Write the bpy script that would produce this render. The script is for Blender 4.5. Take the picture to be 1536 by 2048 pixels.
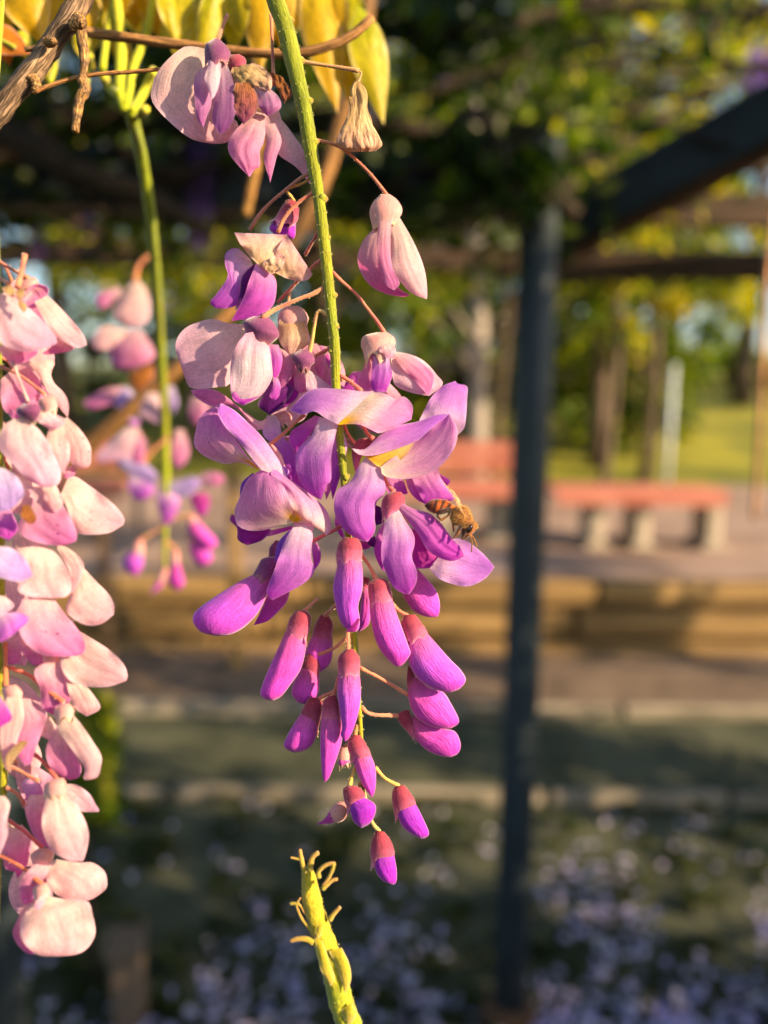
import bpy, math, random
import numpy as np
from mathutils import Vector, Matrix, noise as mnoise

# ------------------------------------------------------------------ scene, camera, world, sun
for _o in list(bpy.data.objects):
    bpy.data.objects.remove(_o, do_unlink=True)
scene = bpy.context.scene
COL = scene.collection
R_ = math.radians

PITCH, ROLL, FPX = R_(8.5), R_(0.55), 1575.0     # 8.5 degrees downward, a hint of roll, focal length for a 1536 wide frame
EYE = Vector((0.0, 0.0, 1.5))
_F = Vector((0, math.cos(PITCH), -math.sin(PITCH)))
_X0 = Vector((1, 0, 0)); _U0 = Vector((0, math.sin(PITCH), math.cos(PITCH)))
_X = math.cos(ROLL) * _X0 + math.sin(ROLL) * _U0
_U = -math.sin(ROLL) * _X0 + math.cos(ROLL) * _U0

cam = bpy.data.cameras.new('camera')
cam_o = bpy.data.objects.new('camera', cam); COL.objects.link(cam_o)
m = Matrix.Identity(4)
for i in range(3):
    m[i][0], m[i][1], m[i][2], m[i][3] = _X[i], _U[i], -_F[i], EYE[i]
cam_o.matrix_world = m
cam.sensor_fit = 'HORIZONTAL'; cam.sensor_width = 36.0
cam.lens = 36.0 * FPX / 1536.0
cam.clip_start = 0.01; cam.clip_end = 500.0
cam.dof.use_dof = True
cam.dof.focus_distance = 0.144
cam.dof.aperture_fstop = 10.2
scene.camera = cam_o
scene.render.resolution_x, scene.render.resolution_y = 768, 1024

SUN_ELEV = R_(21.0)
SUN_H = Vector((0.915, -0.40, 0)).normalized()      # low evening sun, from the right and a little behind the camera
TO_SUN = (SUN_H * math.cos(SUN_ELEV) + Vector((0, 0, math.sin(SUN_ELEV)))).normalized()

world = bpy.data.worlds.new('World'); scene.world = world
world.use_nodes = True
wn = world.node_tree.nodes; wl = world.node_tree.links
bg = wn['Background']
sky = wn.new('ShaderNodeTexSky'); sky.sky_type = 'NISHITA'; sky.sun_disc = False
sky.sun_elevation = SUN_ELEV
sky.sun_rotation = math.atan2(TO_SUN.x, TO_SUN.y)
sky.air_density = 1.0; sky.dust_density = 1.5; sky.ozone_density = 1.5
wl.new(sky.outputs[0], bg.inputs[0]); bg.inputs[1].default_value = 0.10

sun = bpy.data.lights.new('sun', 'SUN'); sun.energy = 5.0; sun.angle = R_(0.5); sun.color = (1.0, 0.75, 0.46)
sun_o = bpy.data.objects.new('sun', sun); COL.objects.link(sun_o)
sun_o.rotation_euler = (-TO_SUN).to_track_quat('-Z', 'Y').to_euler()
sun_o.location = (6, -3, 6)

vs = scene.view_settings
vs.view_transform = 'Standard'; vs.look = 'None'; vs.gamma = 1.0; vs.use_curve_mapping = False
vs.exposure = 1.38
scene.cycles.max_bounces = 8; scene.cycles.transparent_max_bounces = 8
scene.cycles.diffuse_bounces = 4; scene.cycles.transmission_bounces = 6; scene.cycles.glossy_bounces = 2
scene.cycles.use_denoising = True
scene.cycles.caustics_reflective = False; scene.cycles.caustics_refractive = False
scene.cycles.sample_clamp_indirect = 6.0

# ------------------------------------------------------------------ helpers
def P(px, py, d):
    """world point seen in direction (px, py) of the 1536 x 2048 frame at axial distance d (metres)"""
    return EYE + _F * d + _X * ((px - 768.0) / FPX * d) - _U * ((py - 1024.0) / FPX * d)

def G(px, py, z=0.0):
    """point of the horizontal plane z in direction (px, py)"""
    v = P(px, py, 1.0) - EYE
    return EYE + v * ((z - EYE.z) / v.z)

def lin(c):
    return tuple((x / 255.0 / 12.92) if x / 255.0 <= 0.04045 else ((x / 255.0 + 0.055) / 1.055) ** 2.4 for x in c)

def tag(o, label=None, cat=None, group=None, kind=None):
    if label: o['label'] = label
    if cat: o['category'] = cat
    if group: o['group'] = group
    if kind: o['kind'] = kind
    return o

def empty(name, loc, parent=None, ploc=None):
    o = bpy.data.objects.new(name, None); COL.objects.link(o)
    o.empty_display_size = 0.01
    if parent is not None:
        o.parent = parent
        o.location = Vector(loc) - Vector(ploc if ploc is not None else (0, 0, 0))
    else:
        o.location = loc
    return o

class MB:
    """collects vertices, faces, colours and uvs, then links ONE mesh object"""
    def __init__(s):
        s.v, s.f, s.c, s.uv = [], [], [], []
    def add(s, verts, faces, cols=None, uvs=None):
        n = len(s.v)
        s.v.extend([tuple(p) for p in verts])
        s.f.extend([tuple(i + n for i in f) for f in faces])
        s.c.extend(cols if cols is not None else [(0.5, 0.5, 0.5)] * len(verts))
        s.uv.extend(uvs if uvs is not None else [(0.0, 0.0)] * len(verts))
    def box(s, c, sx, sy, sz, rot=None, col=(0.5, 0.5, 0.5), bev=0.0):
        """box with chamfered edges, centre c, full sizes"""
        hx, hy, hz = sx / 2, sy / 2, sz / 2
        b = min(bev, hx * .45, hy * .45, hz * .45)
        pts = []
        for a in (-1, 1):
            for e in (-1, 1):
                for g in (-1, 1):
                    pts.append((a * (hx - b), e * (hy - b), g * hz)); pts.append((a * (hx - b), e * hy, g * (hz - b))); pts.append((a * hx, e * (hy - b), g * (hz - b)))
        import bmesh
        bm = bmesh.new()
        if b > 0:
            for p in pts: bm.verts.new(p)
            bmesh.ops.convex_hull(bm, input=bm.verts)
        else:
            bmesh.ops.create_cube(bm, size=1.0)
            for vv in bm.verts: vv.co = Vector((vv.co.x * sx, vv.co.y * sy, vv.co.z * sz))
        bm.verts.index_update()
        M = rot if rot is not None else Matrix.Identity(3)
        vv = [M @ v.co + Vector(c) for v in bm.verts]
        ff = [[v.index for v in f.verts] for f in bm.faces]
        bm.free()
        s.add(vv, ff, [col] * len(vv))
    def tube(s, pts, rad, n=10, cols=None, cap=True, rough=0.0, seed=0):
        """tube along world points; rad a number or a list; cols one colour or one per point"""
        pts = [Vector(p) for p in pts]
        k = len(pts)
        rad = rad if isinstance(rad, (list, tuple)) else [rad] * k
        if cols is None: cols = (0.5, 0.5, 0.5)
        if not isinstance(cols[0], (tuple, list)): cols = [cols] * k
        t0 = (pts[1] - pts[0]).normalized()
        nrm = t0.orthogonal().normalized()
        vv, cc, uv, ff = [], [], [], []
        for i, p in enumerate(pts):
            t = (pts[min(i + 1, k - 1)] - pts[max(i - 1, 0)]).normalized()
            nrm = (nrm - t * nrm.dot(t)).normalized()
            bn = t.cross(nrm)
            for j in range(n):
                a = 2 * math.pi * j / n
                r = rad[i]
                if rough: r *= 1 + rough * mnoise.noise((i * 0.55 + seed * 7.1, math.cos(a) * 1.7 + seed, math.sin(a) * 1.7))
                vv.append(p + nrm * (r * math.cos(a)) + bn * (r * math.sin(a)))
                cc.append(cols[i]); uv.append((j / n, i / max(1, k - 1)))
        for i in range(k - 1):
            for j in range(n):
                ff.append((i * n + j, i * n + (j + 1) % n, (i + 1) * n + (j + 1) % n, (i + 1) * n + j))
        if cap:
            ff.append(tuple(range(n - 1, -1, -1))); ff.append(tuple((k - 1) * n + j for j in range(n)))
        s.add(vv, ff, cc, uv)
    def build(s, name, mat, parent=None, ploc=(0, 0, 0), loc=None, smooth=True):
        """ploc: world position of the parent; loc: own origin (top-level) in world"""
        org = Vector(ploc) if parent is not None else Vector(loc if loc is not None else (0, 0, 0))
        me = bpy.data.meshes.new(name)
        v = np.array(s.v, dtype=np.float64) - np.array(org)
        me.from_pydata(v.tolist(), [], s.f)
        ca = me.color_attributes.new('Col', 'FLOAT_COLOR', 'POINT')
        c = np.ones((len(s.v), 4), dtype=np.float32); c[:, :3] = np.array(s.c, dtype=np.float32)
        ca.data.foreach_set('color', c.ravel())
        ul = me.uv_layers.new(name='UVMap')
        li = np.zeros(len(me.loops), dtype=np.int32); me.loops.foreach_get('vertex_index', li)
        u = np.array(s.uv, dtype=np.float32)[li]
        ul.data.foreach_set('uv', u.ravel())
        if smooth: me.polygons.foreach_set('use_smooth', [True] * len(me.polygons))
        me.materials.append(MAT[mat] if isinstance(mat, str) else mat)
        me.update()
        o = bpy.data.objects.new(name, me); COL.objects.link(o)
        if parent is not None: o.parent = parent
        else: o.location = org
        return o

def spline(pts, n):
    """n points along a Catmull-Rom curve through pts, even in length"""
    p = np.array(pts, dtype=np.float64)
    if len(p) == 1: return np.repeat(p, n, axis=0)
    q = np.vstack([2 * p[0] - p[1], p, 2 * p[-1] - p[-2]])
    out = []
    for i in range(1, len(q) - 2):
        for t in np.linspace(0, 1, 14, endpoint=False):
            a, b, c, d = q[i - 1], q[i], q[i + 1], q[i + 2]
            out.append(0.5 * ((2 * b) + (c - a) * t + (2 * a - 5 * b + 4 * c - d) * t * t + (3 * b - a - 3 * c + d) * t ** 3))
    out.append(p[-1]); out = np.array(out)
    s = np.concatenate([[0], np.cumsum(np.linalg.norm(np.diff(out, axis=0), axis=1))])
    t = np.linspace(0, s[-1], n)
    return np.stack([np.interp(t, s, out[:, k]) for k in range(out.shape[1])], axis=1)

def mixc(a, b, t):
    t = max(0.0, min(1.0, t))
    return tuple(x * (1 - t) + y * t for x, y in zip(a, b))

# ------------------------------------------------------------------ materials (all procedural)
MAT = {}
def mat_nodes(name):
    m_ = bpy.data.materials.new(name); m_.use_nodes = True
    nt = m_.node_tree; nt.nodes.clear()
    out = nt.nodes.new('ShaderNodeOutputMaterial')
    MAT[name] = m_
    return nt, nt.nodes, nt.links, out

def petal_like(name, trans=0.35, rough=0.45, sheen=0.25, veins=0.10, bump=0.22, fine=1800.0, tsat=1.25, vscale=(46.0, 5.0), spec=0.3):
    nt, N, L, out = mat_nodes(name)
    at = N.new('ShaderNodeAttribute'); at.attribute_name = 'Col'
    uv = N.new('ShaderNodeUVMap')
    mp = N.new('ShaderNodeMapping'); mp.inputs['Scale'].default_value = (vscale[0], vscale[1], 1.0)
    L.new(uv.outputs[0], mp.inputs[0])
    vn = N.new('ShaderNodeTexNoise'); vn.inputs['Scale'].default_value = 1.0; vn.inputs['Detail'].default_value = 3.0; vn.inputs['Distortion'].default_value = 0.6
    L.new(mp.outputs[0], vn.inputs['Vector'])
    tc = N.new('ShaderNodeTexCoord')
    fn = N.new('ShaderNodeTexNoise'); fn.inputs['Scale'].default_value = fine; fn.inputs['Detail'].default_value = 2.0
    L.new(tc.outputs['Object'], fn.inputs['Vector'])
    bn = N.new('ShaderNodeTexNoise'); bn.inputs['Scale'].default_value = 260.0; bn.inputs['Detail'].default_value = 3.0
    L.new(tc.outputs['Object'], bn.inputs['Vector'])
    mr = N.new('ShaderNodeMapRange'); mr.inputs[1].default_value = 0.3; mr.inputs[2].default_value = 0.7
    mr.inputs[3].default_value = 1.0 - veins; mr.inputs[4].default_value = 1.0 + veins * 0.7
    L.new(vn.outputs['Fac'], mr.inputs[0])
    mr2 = N.new('ShaderNodeMapRange'); mr2.inputs[1].default_value = 0.3; mr2.inputs[2].default_value = 0.7
    mr2.inputs[3].default_value = 0.86; mr2.inputs[4].default_value = 1.1
    L.new(bn.outputs['Fac'], mr2.inputs[0])
    mp2 = N.new('ShaderNodeMapping'); mp2.inputs['Scale'].default_value = (vscale[0] * 2.6, vscale[1] * 1.2, 1.0); L.new(uv.outputs[0], mp2.inputs[0])
    v2 = N.new('ShaderNodeTexNoise'); v2.inputs['Scale'].default_value = 1.0; v2.inputs['Detail'].default_value = 2.0; v2.inputs['Distortion'].default_value = 1.2; L.new(mp2.outputs[0], v2.inputs['Vector'])
    mr3 = N.new('ShaderNodeMapRange'); mr3.inputs[1].default_value = 0.42; mr3.inputs[2].default_value = 0.60; mr3.inputs[3].default_value = 1.0 - veins * 1.3; mr3.inputs[4].default_value = 1.0 + veins * .4; L.new(v2.outputs['Fac'], mr3.inputs[0])
    mr4 = N.new('ShaderNodeMapRange'); mr4.inputs[1].default_value = 0.35; mr4.inputs[2].default_value = 0.65; mr4.inputs[3].default_value = .92; mr4.inputs[4].default_value = 1.07; L.new(fn.outputs['Fac'], mr4.inputs[0])
    mu0 = N.new('ShaderNodeMath'); mu0.operation = 'MULTIPLY'; L.new(mr.outputs[0], mu0.inputs[0]); L.new(mr2.outputs[0], mu0.inputs[1])
    mu1 = N.new('ShaderNodeMath'); mu1.operation = 'MULTIPLY'; L.new(mu0.outputs[0], mu1.inputs[0]); L.new(mr3.outputs[0], mu1.inputs[1])
    mu = N.new('ShaderNodeMath'); mu.operation = 'MULTIPLY'; L.new(mu1.outputs[0], mu.inputs[0]); L.new(mr4.outputs[0], mu.inputs[1])
    vm = N.new('ShaderNodeVectorMath'); vm.operation = 'SCALE'
    L.new(at.outputs['Color'], vm.inputs[0]); L.new(mu.outputs[0], vm.inputs['Scale'])
    pb = N.new('ShaderNodeBsdfPrincipled'); pb.inputs['Roughness'].default_value = rough
    pb.inputs['Specular IOR Level'].default_value = spec
    pb.inputs['Sheen Weight'].default_value = sheen; pb.inputs['Sheen Roughness'].default_value = 0.4
    L.new(vm.outputs[0], pb.inputs['Base Color'])
    ad = N.new('ShaderNodeMath'); ad.operation = 'ADD'; L.new(vn.outputs['Fac'], ad.inputs[0])
    sc_ = N.new('ShaderNodeMath'); sc_.operation = 'MULTIPLY'; sc_.inputs[1].default_value = 0.45; L.new(fn.outputs['Fac'], sc_.inputs[0])
    L.new(sc_.outputs[0], ad.inputs[1])
    bp = N.new('ShaderNodeBump'); bp.inputs['Strength'].default_value = bump; bp.inputs['Distance'].default_value = 0.0003
    L.new(ad.outputs[0], bp.inputs['Height']); L.new(bp.outputs[0], pb.inputs['Normal'])
    if trans > 0:
        hs = N.new('ShaderNodeHueSaturation'); hs.inputs['Saturation'].default_value = tsat; hs.inputs['Value'].default_value = 1.0
        L.new(vm.outputs[0], hs.inputs['Color'])
        tr = N.new('ShaderNodeBsdfTranslucent'); L.new(hs.outputs[0], tr.inputs[0]); L.new(bp.outputs[0], tr.inputs['Normal'])
        mx = N.new('ShaderNodeMixShader'); mx.inputs[0].default_value = trans
        L.new(pb.outputs[0], mx.inputs[1]); L.new(tr.outputs[0], mx.inputs[2]); L.new(mx.outputs[0], out.inputs[0])
    else:
        L.new(pb.outputs[0], out.inputs[0])

petal_like('petal', 0.52, 0.55, 0.35, 0.095, 0.42, 2200.0, 1.35, spec=0.2)
petal_like('bud', 0.15, 0.58, 0.4, 0.14, 0.6, 2200.0, spec=0.2)
petal_like('fuzz', 0.0, 0.75, 0.6, 0.10, 0.22, 3800.0, 1.0, (30.0, 4.0))
petal_like('withered', 0.3, 0.7, 0.2, 0.35, 0.9, 900.0)
petal_like('green_stem', 0.0, 0.75, 0.35, 0.2, 0.7, 2500.0, spec=0.15, vscale=(16.0, 40.0))
petal_like('leaf', 0.5, 0.42, 0.1, 0.12, 0.3, 500.0, 1.3, (10.0, 8.0))
petal_like('bark', 0.0, 0.85, 0.0, 0.55, 1.0, 900.0, 1.0, (14.0, 7.0))
petal_like('far_leaf', 0.55, 0.5, 0.0, 0.1, 0.0, 40.0, 1.3, (3.0, 3.0))
petal_like('bee_body', 0.0, 0.6, 0.4, 0.12, 0.4, 6000.0)

def simple(name, c1, c2, scale, rough=0.8, bump=0.2, dist=0.01, detail=5.0, spec=0.3, stretch=(1, 1, 1), attr=False):
    nt, N, L, out = mat_nodes(name)
    tc = N.new('ShaderNodeTexCoord'); mp = N.new('ShaderNodeMapping'); mp.inputs['Scale'].default_value = stretch
    L.new(tc.outputs['Object'], mp.inputs[0])
    no = N.new('ShaderNodeTexNoise'); no.inputs['Scale'].default_value = scale; no.inputs['Detail'].default_value = detail
    L.new(mp.outputs[0], no.inputs['Vector'])
    cr = N.new('ShaderNodeValToRGB'); cr.color_ramp.elements[0].position = 0.32; cr.color_ramp.elements[1].position = 0.68
    cr.color_ramp.elements[0].color = (*c1, 1); cr.color_ramp.elements[1].color = (*c2, 1)
    L.new(no.outputs['Fac'], cr.inputs[0])
    pb = N.new('ShaderNodeBsdfPrincipled'); pb.inputs['Roughness'].default_value = rough; pb.inputs['Specular IOR Level'].default_value = spec
    if attr:
        at = N.new('ShaderNodeAttribute'); at.attribute_name = 'Col'
        mm = N.new('ShaderNodeMix'); mm.data_type = 'RGBA'; mm.blend_type = 'MULTIPLY'; mm.inputs[0].default_value = 1.0
        L.new(at.outputs['Color'], mm.inputs[6]); L.new(cr.outputs[0], mm.inputs[7]); L.new(mm.outputs[2], pb.inputs['Base Color'])
    else:
        L.new(cr.outputs[0], pb.inputs['Base Color'])
    bp = N.new('ShaderNodeBump'); bp.inputs['Strength'].default_value = bump; bp.inputs['Distance'].default_value = dist
    L.new(no.outputs['Fac'], bp.inputs['Height']); L.new(bp.outputs[0], pb.inputs['Normal'])
    L.new(pb.outputs[0], out.inputs[0])

simple('soil', (0.030, 0.036, 0.018), (0.085, 0.088, 0.050), 5.0, 0.95, 0.6, 0.03)
simple('gravel', (0.085, 0.058, 0.038), (0.20, 0.14, 0.095), 5.0, 0.9, 0.5, 0.02)
simple('old_timber', (0.11, 0.095, 0.065), (0.38, 0.32, 0.24), 2.2, 0.9, 0.5, 0.01, stretch=(1.2, 8, 8))
simple('earth', (0.050, 0.048, 0.028), (0.14, 0.118, 0.070), 4.0, 0.95, 0.5, 0.02)
simple('paving', (0.20, 0.132, 0.095), (0.37, 0.255, 0.195), 2.2, 0.85, 0.3, 0.01)
simple('timber', (0.13, 0.078, 0.028), (0.36, 0.225, 0.085), 2.2, 0.85, 0.4, 0.01, stretch=(0.6, 6, 6))
simple('steel_paint', (0.020, 0.030, 0.036), (0.034, 0.048, 0.056), 9.0, 0.55, 0.15, 0.003, spec=0.4)
simple('rust', (0.05, 0.022, 0.010), (0.13, 0.06, 0.025), 30.0, 0.85, 0.3, 0.003)
simple('old_wood', (0.035, 0.022, 0.014), (0.085, 0.050, 0.028), 6.0, 0.85, 0.4, 0.01, stretch=(1, 8, 8))
simple('red_paint', (0.34, 0.10, 0.065), (0.50, 0.20, 0.14), 4.0, 0.6, 0.15, 0.005, stretch=(1, 6, 1))
simple('stone', (0.20, 0.17, 0.14), (0.36, 0.31, 0.26), 8.0, 0.9, 0.3, 0.01)
simple('concrete', (0.26, 0.215, 0.16), (0.42, 0.36, 0.28), 8.0, 0.85, 0.2, 0.005)
simple('white_paint', (0.50, 0.56, 0.58), (0.66, 0.72, 0.74), 5.0, 0.5, 0.1, 0.003)
simple('lawn', (0.10, 0.11, 0.008), (0.30, 0.27, 0.016), 0.9, 0.9, 0.7, 0.06)
simple('trunk_bark', (0.05, 0.035, 0.022), (0.16, 0.115, 0.075), 7.0, 0.9, 0.8, 0.03, stretch=(3, 3, 0.6))
simple('pale_bark', (0.20, 0.17, 0.15), (0.38, 0.33, 0.29), 7.0, 0.9, 0.5, 0.02, stretch=(3, 3, 0.6))
simple('vine_bark', (0.022, 0.015, 0.010), (0.06, 0.042, 0.028), 14.0, 0.9, 0.6, 0.01, stretch=(2, 2, 2))

def eye_mat():
    nt, N, L, out = mat_nodes('bee_eye')
    pb = N.new('ShaderNodeBsdfPrincipled'); pb.inputs['Base Color'].default_value = (0.012, 0.008, 0.006, 1)
    pb.inputs['Roughness'].default_value = 0.12; pb.inputs['Specular IOR Level'].default_value = 0.7
    no = N.new('ShaderNodeTexNoise'); no.inputs['Scale'].default_value = 9000
    bp = N.new('ShaderNodeBump'); bp.inputs['Strength'].default_value = 0.1; bp.inputs['Distance'].default_value = 0.00002
    L.new(no.outputs[0], bp.inputs['Height']); L.new(bp.outputs[0], pb.inputs['Normal']); L.new(pb.outputs[0], out.inputs[0])
    nt, N, L, out = mat_nodes('bee_wing')
    pb = N.new('ShaderNodeBsdfPrincipled'); pb.inputs['Base Color'].default_value = (0.55, 0.33, 0.16, 1)
    pb.inputs['Roughness'].default_value = 0.2; pb.inputs['Specular IOR Level'].default_value = 0.8
    tr = N.new('ShaderNodeBsdfTransparent'); tr.inputs[0].default_value = (0.93, 0.85, 0.74, 1)
    vo = N.new('ShaderNodeTexVoronoi'); vo.feature = 'DISTANCE_TO_EDGE'; vo.inputs['Scale'].default_value = 900
    mr = N.new('ShaderNodeMapRange'); mr.inputs[1].default_value = 0.0; mr.inputs[2].default_value = 0.08; mr.inputs[3].default_value = 0.85; mr.inputs[4].default_value = 0.25
    tc = N.new('ShaderNodeTexCoord'); L.new(tc.outputs['Object'], vo.inputs['Vector']); L.new(vo.outputs[0], mr.inputs[0])
    mx = N.new('ShaderNodeMixShader'); L.new(mr.outputs[0], mx.inputs[0]); L.new(tr.outputs[0], mx.inputs[1]); L.new(pb.outputs[0], mx.inputs[2]); L.new(mx.outputs[0], out.inputs[0])
    nt, N, L, out = mat_nodes('dew')
    gl = N.new('ShaderNodeBsdfPrincipled'); gl.inputs['Base Color'].default_value = (1, 1, 1, 1); gl.inputs['Roughness'].default_value = 0.02
    gl.inputs['Transmission Weight'].default_value = 1.0; gl.inputs['IOR'].default_value = 1.33; L.new(gl.outputs[0], out.inputs[0])
eye_mat()
# ------------------------------------------------------------------ the setting: ground, terrace, slope
def sheet(name, x0, x1, y0, y1, zf, nx, ny, mat, kind='structure'):
    b = MB(); vv = []; ff = []
    for j in range(ny + 1):
        for i in range(nx + 1):
            x = x0 + (x1 - x0) * i / nx; y = y0 + (y1 - y0) * j / ny
            vv.append((x, y, zf(x, y)))
    for j in range(ny):
        for i in range(nx):
            a = j * (nx + 1) + i
            ff.append((a, a + 1, a + nx + 2, a + nx + 1))
    b.add(vv, ff)
    return tag(b.build(name, mat), kind=kind)

sheet('ground', -200, 200, -60, 320, lambda x, y: 0.0, 8, 8, 'soil')
WALL_Y, TERR_Z = 4.16, 0.49
sheet('lower_step', -9, 9, 2.76, 3.48, lambda x, y: 0.05 + 0.008 * mnoise.noise((x * 3, y * 3, 5)), 90, 10, 'soil')
sheet('garden_path', -9, 9, 3.46, WALL_Y + 0.1, lambda x, y: 0.10 + 0.006 * mnoise.noise((x * 3, y * 3, 0)), 90, 10, 'gravel')
sheet('paved_terrace', -30, 30, WALL_Y + 0.16, 9.3, lambda x, y: TERR_Z + 0.004 * mnoise.noise((x, y, 3)), 60, 14, 'paving')
sheet('grass_slope', -120, 120, 8.8, 150, lambda x, y: TERR_Z - 0.03 + 0.105 * (max(0, min(y, 32) - 9.0)) * (1 + 0.010 * x if abs(x) < 30 else 1.0) + 0.07 * mnoise.noise((x * .5, y * .5, 1)), 120, 90, 'lawn')

def slope_z(x, y):
    return TERR_Z + 0.105 * max(0, min(y, 32) - 9.0) * (1 + 0.010 * x) if y > 8.8 else (TERR_Z if y > WALL_Y + 0.16 else 0.0)

# pale kerb along the path and a thin line of edging nearer by
rng = random.Random(4)
def edging(name, label, y, x0, x1, w, h, ln, mat, seed, gap=.12, z0=0.):
    r = random.Random(seed)
    root = empty(name, ((x0 + x1) / 2, y, 0)); tag(root, label, 'edging')
    x = x0
    while x < x1:
        l_ = ln * r.uniform(0.5, 1.3)
        if r.random() < gap:
            x += l_ * r.uniform(.4, 1.2); continue
        b = MB(); b.box((x + l_ / 2, y + r.uniform(-.02, .02) + 0.004 * (x), z0 + h / 2 - 0.01), l_ - 0.03, w * r.uniform(.6, 1.25), h + 0.02 + r.uniform(-.012, .010), Matrix.Rotation(r.uniform(-.012, .012), 3, 'Z') @ Matrix.Rotation(r.uniform(-.05, .05), 3, 'X'), bev=0.016)
        b.build('edging_board', mat, root, root.location, smooth=False)
        x += l_
    return root
edging('step_edging', 'weathered timber boards edging the upper step by the gravel path', 3.44, -4.2, 4.2, 0.05, 0.062, 1.5, 'old_timber', 1, .0, .045)
edging('step_edging', 'weathered timber boards edging the lower step above the shaded ground', 2.74, -3.4, 3.4, 0.04, 0.052, 1.3, 'old_timber', 2, .0, 0.)

# low retaining wall of stacked timber sleepers
root = empty('retaining_wall', (0, WALL_Y, 0)); tag(root, 'low retaining wall of stacked timber sleepers below the paved terrace', 'wall')
r = random.Random(8)
for k in range(3):
    x = -6.0 - 0.6 * k
    while x < 6.0:
        l_ = r.uniform(1.5, 2.1)
        b = MB(); b.box((x + l_ / 2, WALL_Y + 0.045 * k + r.uniform(-.012, .012) + .1, 0.083 + 0.163 * k), l_ - 0.018, 0.20, 0.136 + r.uniform(-.008, .006), Matrix.Rotation(r.uniform(-.004, .004), 3, 'Z'), bev=0.018)
        b.build('sleeper', 'timber', root, root.location, smooth=False)
        x += l_

# timber stakes in front of the wall
def stake(px, d, z0, z1, w, label, mat, foot=0.0):
    c = P(px, 1200, d); rt = empty('timber_stake', (c.x, c.y, z0)); tag(rt, label, 'stake')
    b = MB(); b.box((c.x, c.y, (z0 + z1) / 2), w, w, z1 - z0, Matrix.Rotation(0.3, 3, 'Z'), bev=0.006)
    b.build('shaft', mat, rt, rt.location, smooth=False)
    if foot:
        b = MB(); b.tube([(c.x, c.y, z0 - .01), (c.x, c.y, z0 + foot * .5), (c.x, c.y, z0 + foot)], [w * 1.4, w * 1.1, w * .75], 8)
        b.build('foot', mat, rt, rt.location)
stake(472, 4.0, 0.0, 1.18, 0.060, 'slim tan timber stake standing in front of the sleeper wall', 'timber', 0.14)
stake(212, 3.9, 0.0, 1.0, 0.05, 'dark weathered stake near the pale pink raceme', 'old_wood', 0.0)
c = G(246, 2085); rt = empty('timber_bollard', c); tag(rt, 'short mossy block standing in the shade beside the corner post', 'block')
b = MB(); b.box((c.x, c.y + .05, 0.10), 0.075, 0.09, 0.22, Matrix.Rotation(.2, 3, 'Z'), bev=0.012); b.build('block', 'gravel', rt, c, smooth=False)
b = MB(); b.box((c.x, c.y + .05, 0.222), 0.09, 0.10, 0.024, Matrix.Rotation(.2, 3, 'Z'), bev=0.008); b.build('cap', 'gravel', rt, c, smooth=False)

# red slatted benches on cream pedestals
def bench(px0, px1, d, h, label, back=False, leg_px=()):
    a, e = P(px0, 1000, d), P(px1, 1000, d)
    y = a.y; x0, x1 = a.x, e.x; z0 = TERR_Z + .004
    rt = empty('park_bench', ((x0 + x1) / 2, y, z0)); tag(rt, label, 'bench', 'red benches on the terrace')
    for k in range(4):
        b = MB(); b.box(((x0 + x1) / 2, y - .15 + .105 * k, z0 + h - .02 + 0.002 * (k % 2)), x1 - x0, 0.093, 0.04, bev=0.008); b.build('seat_slat', 'red_paint', rt, rt.location, smooth=False)
    b = MB(); b.box(((x0 + x1) / 2, y - .205, z0 + h - .065), (x1 - x0) * .97, 0.02, 0.07, bev=0.004); b.build('rail', 'red_paint', rt, rt.location, smooth=False)
    if back:
        for k in range(2):
            b = MB(); b.box(((x0 + x1) / 2, y + .24 + .02 * k, z0 + h + .10 + .115 * k), x1 - x0, 0.03, 0.10, bev=0.008); b.build('back_slat', 'red_paint', rt, rt.location, smooth=False)
        for t in (.12, .88):
            b = MB(); b.box((x0 + (x1 - x0) * t, y + .285, z0 + h * .5 + .13), .04, .03, h + .26, bev=.004); b.build('back_post', 'steel_paint', rt, rt.location, smooth=False)
    for lp in leg_px:
        lx = P(lp, 1000, d).x
        b = MB(); b.box((lx, y, z0 + (h - .04) / 2), 0.105, 0.28, h - .042, bev=0.02); b.box((lx, y, z0 + .02), 0.16, 0.36, .04, bev=.01)
        b.build('pedestal', 'concrete', rt, rt.location, smooth=False)
bench(1095, 1432, 5.35, 0.40, 'long red slatted bench right of the dark post on cream pedestals', False, (1185, 1275, 1415))
bench(800, 1062, 5.6, 0.40, 'red slatted bench with backrest partly hidden behind the dark post', True, (880, 992))
bench(105, 270, 5.5, 0.40, 'red bench behind the out of focus raceme', True, (130,))

# pale pole and tall trees
def post_thing(px, py0, d, top_py, rad, mat, name, label, cat):
    q = P(px, py0, d); t = P(px, top_py, d)
    rt = empty(name, (q.x, q.y, slope_z(q.x, q.y))); tag(rt, label, cat)
    b = MB(); b.tube([(q.x, q.y, slope_z(q.x, q.y) - .05), (q.x, q.y, t.z)], rad, 12); b.build('shaft', mat, rt, rt.location)
    b = MB(); b.tube([(q.x, q.y, t.z), (q.x, q.y, t.z + .02), (q.x, q.y, t.z + .035)], [rad * 1.25, rad * 1.25, rad * .4], 12); b.build('cap', mat, rt, rt.location)
post_thing(1334, 960, 9.0, 735, 0.028, 'white_paint', 'marker_pole', 'white painted pole standing on the grass behind the benches', 'pole')

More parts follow.
